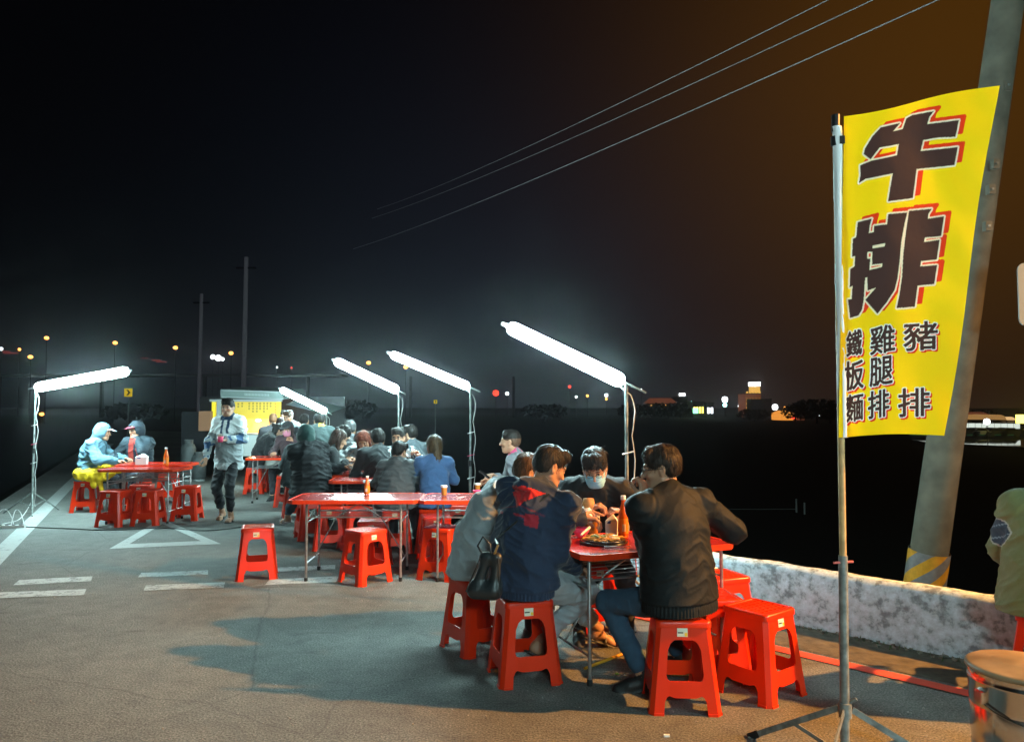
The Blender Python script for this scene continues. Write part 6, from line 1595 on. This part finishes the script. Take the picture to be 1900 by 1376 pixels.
# bun woman's table
s4 = stools[18].location
P4 = PW('woman with hair bun in black jacket and cream trousers leaning over her table', (s4.x+.05, s4.y), -66, seat=.46, s=1.0, lean=.50, bulk=1.22, look=(.1, .35, 0), jacket=(.012, .013, .015), trousers=(.50, .50, .46), hair='bun', vox=.013, fine=.0055, seed=45)
x_, y_ = gxy(520, 14.2)
PW('person with long dark brown hair seen from behind beyond the bun woman', (x_, y_), 5, seat=.46, s=1.02, lean=.10, look=(0, .2, 0), jacket=(.045, .03, .035), trousers=(.02, .02, .025), hair='long', haircol=(.030, .014, .012), vox=.015, fine=.006, seed=46)
x_, y_ = gxy(507, 15.0)
PW('person with short light brown hair at the far end, lit by the stall', (x_, y_), 10, seat=.46, s=1.10, lean=.05, look=(0, .1, 0), jacket=(.03, .03, .035), trousers=(.02, .02, .025), hair='crop', haircol=(.10, .045, .02), vox=.016, fine=.006, seed=47)
x_, y_ = gxy(541, 13.0)
PW('person with black cap and pink face mask resting the chin on a hand', (x_, y_), 172, seat=.46, s=.96, lean=.12, look=(-.2, .3, 0), L_=(x_+.12, y_-.25, .98), R_=(x_-.2, y_-.3, .78), jacket=(.05, .028, .034), trousers=(.02, .02, .025), hair='long', haircol=(.03, .012, .012), capc=(.012, .012, .014), mask=(.55, .18, .26), vox=.015, fine=.006, seed=48, curl=1.2)

# walking man
def walk_paint(V, C, g):
    q = V-g['nb']; x = q@g['r']; y = q@g['f']; z = V[:, 2]
    grey = (z < 1.16+.22*abs(x)) ; C[grey] = (.27, .30, .31); C[z < .80] = (.52, .56, .57)
    C[(y > 0) & (abs(abs(x)-.040) < .017) & (z > 1.19)] = (.012, .050, .12)
    for a, b in ((g['elL'], g['wL']), (g['elR'], g['wR'])):
        m = band(V, a, b, .085); t = (V-a)@un(b-a); C[m] = (.45, .50, .52); C[m & (np.abs(t-.09) < .05) & (np.abs(x) > .20)] = (.03, .09, .20); C[m & (vnoise(V, 26) > .16)] = (.03, .09, .20)
    C[(z > 1.37) & (abs(x) < .085)] = (.015, .05, .11)
    return C
xw = X_(424, 10.4)
P3 = PW('young man in white and grey jacket walking towards the camera with pink cup', (xw, 10.45), 178, seat=None, s=.985, lean=.03, bulk=1.16, shoulder=.150, clipz=.70, look=(.03, .12, 0), R_=(xw-.24, 10.28, .86), L_=(xw+.10, 10.10, 1.11), feet=[(xw+.10, 10.30, .0, .05, .1), (xw-.10, 10.52, .02, .05, 0, .25)],
        jacket=(.78, .82, .82), trousers=(.014, .015, .018), bare=True, shoes=(.02, .018, .018), hair='short', vox=.009, fine=.0042, jpaint=walk_paint, seed=50, knee_out=.05, elbow=((-.7, -.5, -.5), (.8, -.5, -.2)), curl=.9, fold=1.3, fat=.95, hem=-.16, neckf=.02,
        palm=(V3(0, 0, 1), V3(1, 0, 0)))
i3 = INFO[P3.name]; hc = loc2w(P3, i3['wL']+un(i3['wL']-i3['elL'])*.085)
b = MB(); b.lathe([(0, 0), (.030, 0), (.040, .075), (.037, .075), (.028, .006), (0, .006)], 18); o = b.build('cup', M['pink']); o.location = hc+Vector((0, -.02, -.02)); tag(o, 'pink plastic cup held by the walking man', 'cup')

# left table: blue hooded jacket with cap, yellow jacket on the lap
s1 = stools[22].location
P1 = PW('person in light blue hooded jacket and cap sitting sideways at the left table', (s1.x+.02, s1.y), -82, seat=.46, s=.97, lean=.22, bulk=1.25, look=(.05, .12, 0), hood='up', capc={'hood': (.11, .21, .27)}, L_=(s1.x+.50, s1.y+.12, .78), R_=(s1.x+.50, s1.y-.12, .76), jacket=(.11, .215, .28), trousers=(.03, .03, .035), hair=None, vox=.010, fine=.0048, seed=51, jmat='nylon', fold=1.2)
i1 = INFO[P1.name]
def peak(P_, inf, colr, name='cap_peak', up=.045):
    f = lambda x, y, z: inf['head']+inf['Rh']@V3(x, y, z)
    V, Q = sdf_mesh([cap(f(-.03, .085, up+.01), f(.03, .085, up+.01), .05, n=inf['Rh']@V3(0, 0, 1), s=7, k=.02), cap(f(0, .10, up+.008), f(0, .155, up-.002), .048, .038, n=inf['Rh']@V3(0, 0, 1), s=7, k=.01)], .006, .012)
    emit_mesh(name, V, Q, np.tile(np.array(colr, float), (len(V), 1)), M['cloth'], P_)
peak(P1, i1, (.66, .68, .68))
def lap_cloth():
    w0 = i1['legs']; pts = []
    a = loc2w(P1, V3(0, .08, .60)); V, Q = sdf_mesh([cap((-.17, -.02, .60), (-.15, .34, .60), .065), cap((0, -.02, .62), (.0, .38, .61), .075), cap((.17, -.06, .57), (.17, .36, .58), .075), cap((.20, -.02, .54), (.20, .30, .52), .055), cap((.20, .10, .55), (.21, .16, .40), .050, .03), cap((.19, .20, .52), (.20, .27, .33), .035, .02, n=(1, 0, 0), s=2)], .009, .04)
    N = vnormals(V, Q); V = V+N*(.016*(1-np.abs(vnoise(V, (10, 22, 12), 4)*3)))[:, None]
    o = emit_mesh('yellow_jacket', V, Q, np.tile(np.array((.78, .50, .015)), (len(V), 1)), M['nylon'], None); o.location = P1.location; o.rotation_euler = P1.rotation_euler
    tag(o, 'bright yellow jacket draped over the lap of the light blue hooded person', 'jacket')
lap_cloth()
# dark hood with red cap, hand at the cheek
def p2_paint(V, C, g):
    q = V-g['nb']; x = q@g['r']; y = q@g['f']; z = q@g['d']; C[(y > 0) & (abs(x) < .085) & (z < .03)] = (.36, .045, .035); C[(y > 0) & (abs(x+.02) < .022) & (z < -.04)] = (.015, .02, .03); return C
p2xy = gxy(262, 11.75); stools[28].location = (p2xy[0], p2xy[1], 0)
P2 = PW('person in dark blue-grey hooded jacket with red cap resting the cheek on a hand', p2xy, 176, seat=.46, s=.98, lean=.10, bulk=1.22, look=(-.35, .10, 0), hood='up', capc={'hood': (.030, .042, .055)}, R_=(p2xy[0]-.20, p2xy[1]-.42, .78), L_=(p2xy[0]+.045, p2xy[1]-.20, 1.075), jacket=(.030, .045, .058), trousers=(.02, .02, .03), hair=None,
        glasses=True, vox=.010, fine=.0046, jpaint=p2_paint, seed=52, curl=1.3, jmat='nylon', elbow=((-.8, .3, -.9), (.7, -.2, -.6)))
peak(P2, INFO[P2.name], (.30, .03, .06))

# olive coat at the right edge
def olive_paint(V, C, g):
    q = V-g['chest']; x = q@g['r']; z = q@g['d']; y = q@g['f']
    m = (((y+.01)/.085)**2+((z+.02)/.070)**2 < 1) & (x < -.04); C[m] = (.018, .035, .065); C[m & (((V[:, 2]*1.0+y*.35) % .06) < .006)] = (.22, .28, .34)
    m2 = (((y+.01)/.092)**2+((z+.02)/.077)**2 < 1) & (x < -.04) & ~m; C[m2] = (.45, .45, .40); return C
s25 = (2.86, 3.98); stools[29].location = (s25[0]-.02, s25[1], 0)
P25 = PW('person in olive green coat with navy striped sleeve patch, cut off by the right edge', s25, -38, seat=.46, s=.99, lean=.06, bulk=1.38, fat=1.2, look=(0, .2, 0), L_=(2.95, 4.35, .8), R_=(3.05, 4.1, .8), jacket=(.17, .18, .065), trousers=(.012, .010, .008), hair='short', vox=.0065, fine=.005, jpaint=olive_paint, seed=53, fold=.8, elbow=((-.4, -.2, -.8), (.6, -.3, -.7)))

# handbag hanging behind the navy jacket man, its strap across his back
def handbag():
    Y = 4.12; pc = at(897, 1050, Y); root = empty('handbag', (pc.x, Y, pc.z-.15), R(-14), 'black leather handbag with brass clasp hanging at the navy jacket man\'s back', 'handbag')
    V, Q = sdf_mesh([cap((-.045, 0, .02), (.055, 0, .02), .048, n=(0, 1, 0), s=1.15), cap((.0, 0, .20), (.075, 0, .20), .022, n=(0, 1, 0), s=1.2), cap((-.04, 0, .03), (.02, 0, .20), .034, .022, n=(0, 1, 0), s=1.1), cap((.06, 0, .03), (.075, 0, .20), .034, .022, n=(0, 1, 0), s=1.1)], .006, .03)
    Cb = np.tile(np.array((.015, .020, .022)), (len(V), 1)); me_ = emit_mesh('bag_body', V, Q, Cb, M['leather'], root)
    b = MB(); b.tube([(-.085, -.044, .02), (-.05, -.046, .10), (-.01, -.030, .20)], .004, 6); b.tube([(.10, -.040, .0), (.098, -.040, .10), (.09, -.028, .20)], .004, 6); b.build('piping', M['black'], root)
    b = MB(); b.tube([(.06, -.01, .21), (.075, -.015, .245), (.085, -.01, .27)], .007, 6); b.build('clasp', M['brass'], root)
    i = INFO[P21.name]; f = lambda v: P_l(loc2w(P21, v))
    inv = root.matrix_world
    rz = root.rotation_euler.z
    def P_l(w_): d = w_-root.location; return Vector((cos(rz)*d.x+sin(rz)*d.y, -sin(rz)*d.x+cos(rz)*d.y, d.z))
    B_ = i; k = []
    for t, sx, hz_, dpt in ((0, .13, -.02, .105), (.2, .09, -.10, .155), (.4, .04, -.18, .185), (.6, -.02, -.26, .195), (.8, -.08, -.33, .195)):
        k.append(P_l(loc2w(P21, B_['nb']+B_['r']*sx+B_['d']*hz_-B_['f']*dpt)))
    k.append(Vector((.085, -.01, .27)))
    b = MB(); b.tube(k, .007, 6); b.build('strap', M['black'], root)
    b = MB(); b.tube([(.0, -.01, .21), (-.03, -.01, .26), (.0, -.01, .31), (.04, -.01, .27), (.045, -.01, .21)], .006, 6); b.build('handle', M['black'], root)
handbag()
# phones and small held things
def phone(P_, side, label):
    i = INFO[P_.name]; wr, el_ = i['w'+side], i['el'+side]; c = loc2w(P_, wr+un(wr-el_)*.09+V3(0, .0, .035)); b = MB(); b.box((0, 0, 0), (.072, .009, .148)); b.cur = 1; b.box((0, -.0052, 0), (.066, .001, .140))
    o = b.build('phone', [M['black'], M['window_dark']]); o.location = c; o.rotation_euler = (R(-55), 0, P_.rotation_euler.z); tag(o, label, 'phone')
phone(P10, 'R', 'phone held by the woman with straight long brown hair'); phone(P20, 'L', 'phone held by the young man in profile')
# paper-wrapped food in the grey jacket person's hand
i2 = INFO[P22.name]; c = loc2w(P22, i2['wR']+un(i2['wR']-i2['elR'])*.10)
b = MB(); b.smooth = True; b.lathe([(0, -.03), (.028, -.02), (.040, .015), (.034, .045), (0, .05)], 14); o = b.build('bread_roll', simple('bread', (.50, .25, .09), .7, var=.3, scale=30)); o.location = c+Vector((.0, -.01, .03)); tag(o, 'bread roll in the hand of the light grey jacket person', 'bread roll')
b = MB(); b.tube([c+Vector((.01, 0, -.08)), c+Vector((-.02, -.02, .02))], .026, 12, r2=.034); o = b.build('napkin', M['paper']); tag(o, 'white napkin wrapped round the hand above the near table', 'napkin')
bpy.data.batch_remove([m for m in bpy.data.meshes if m.users == 0])
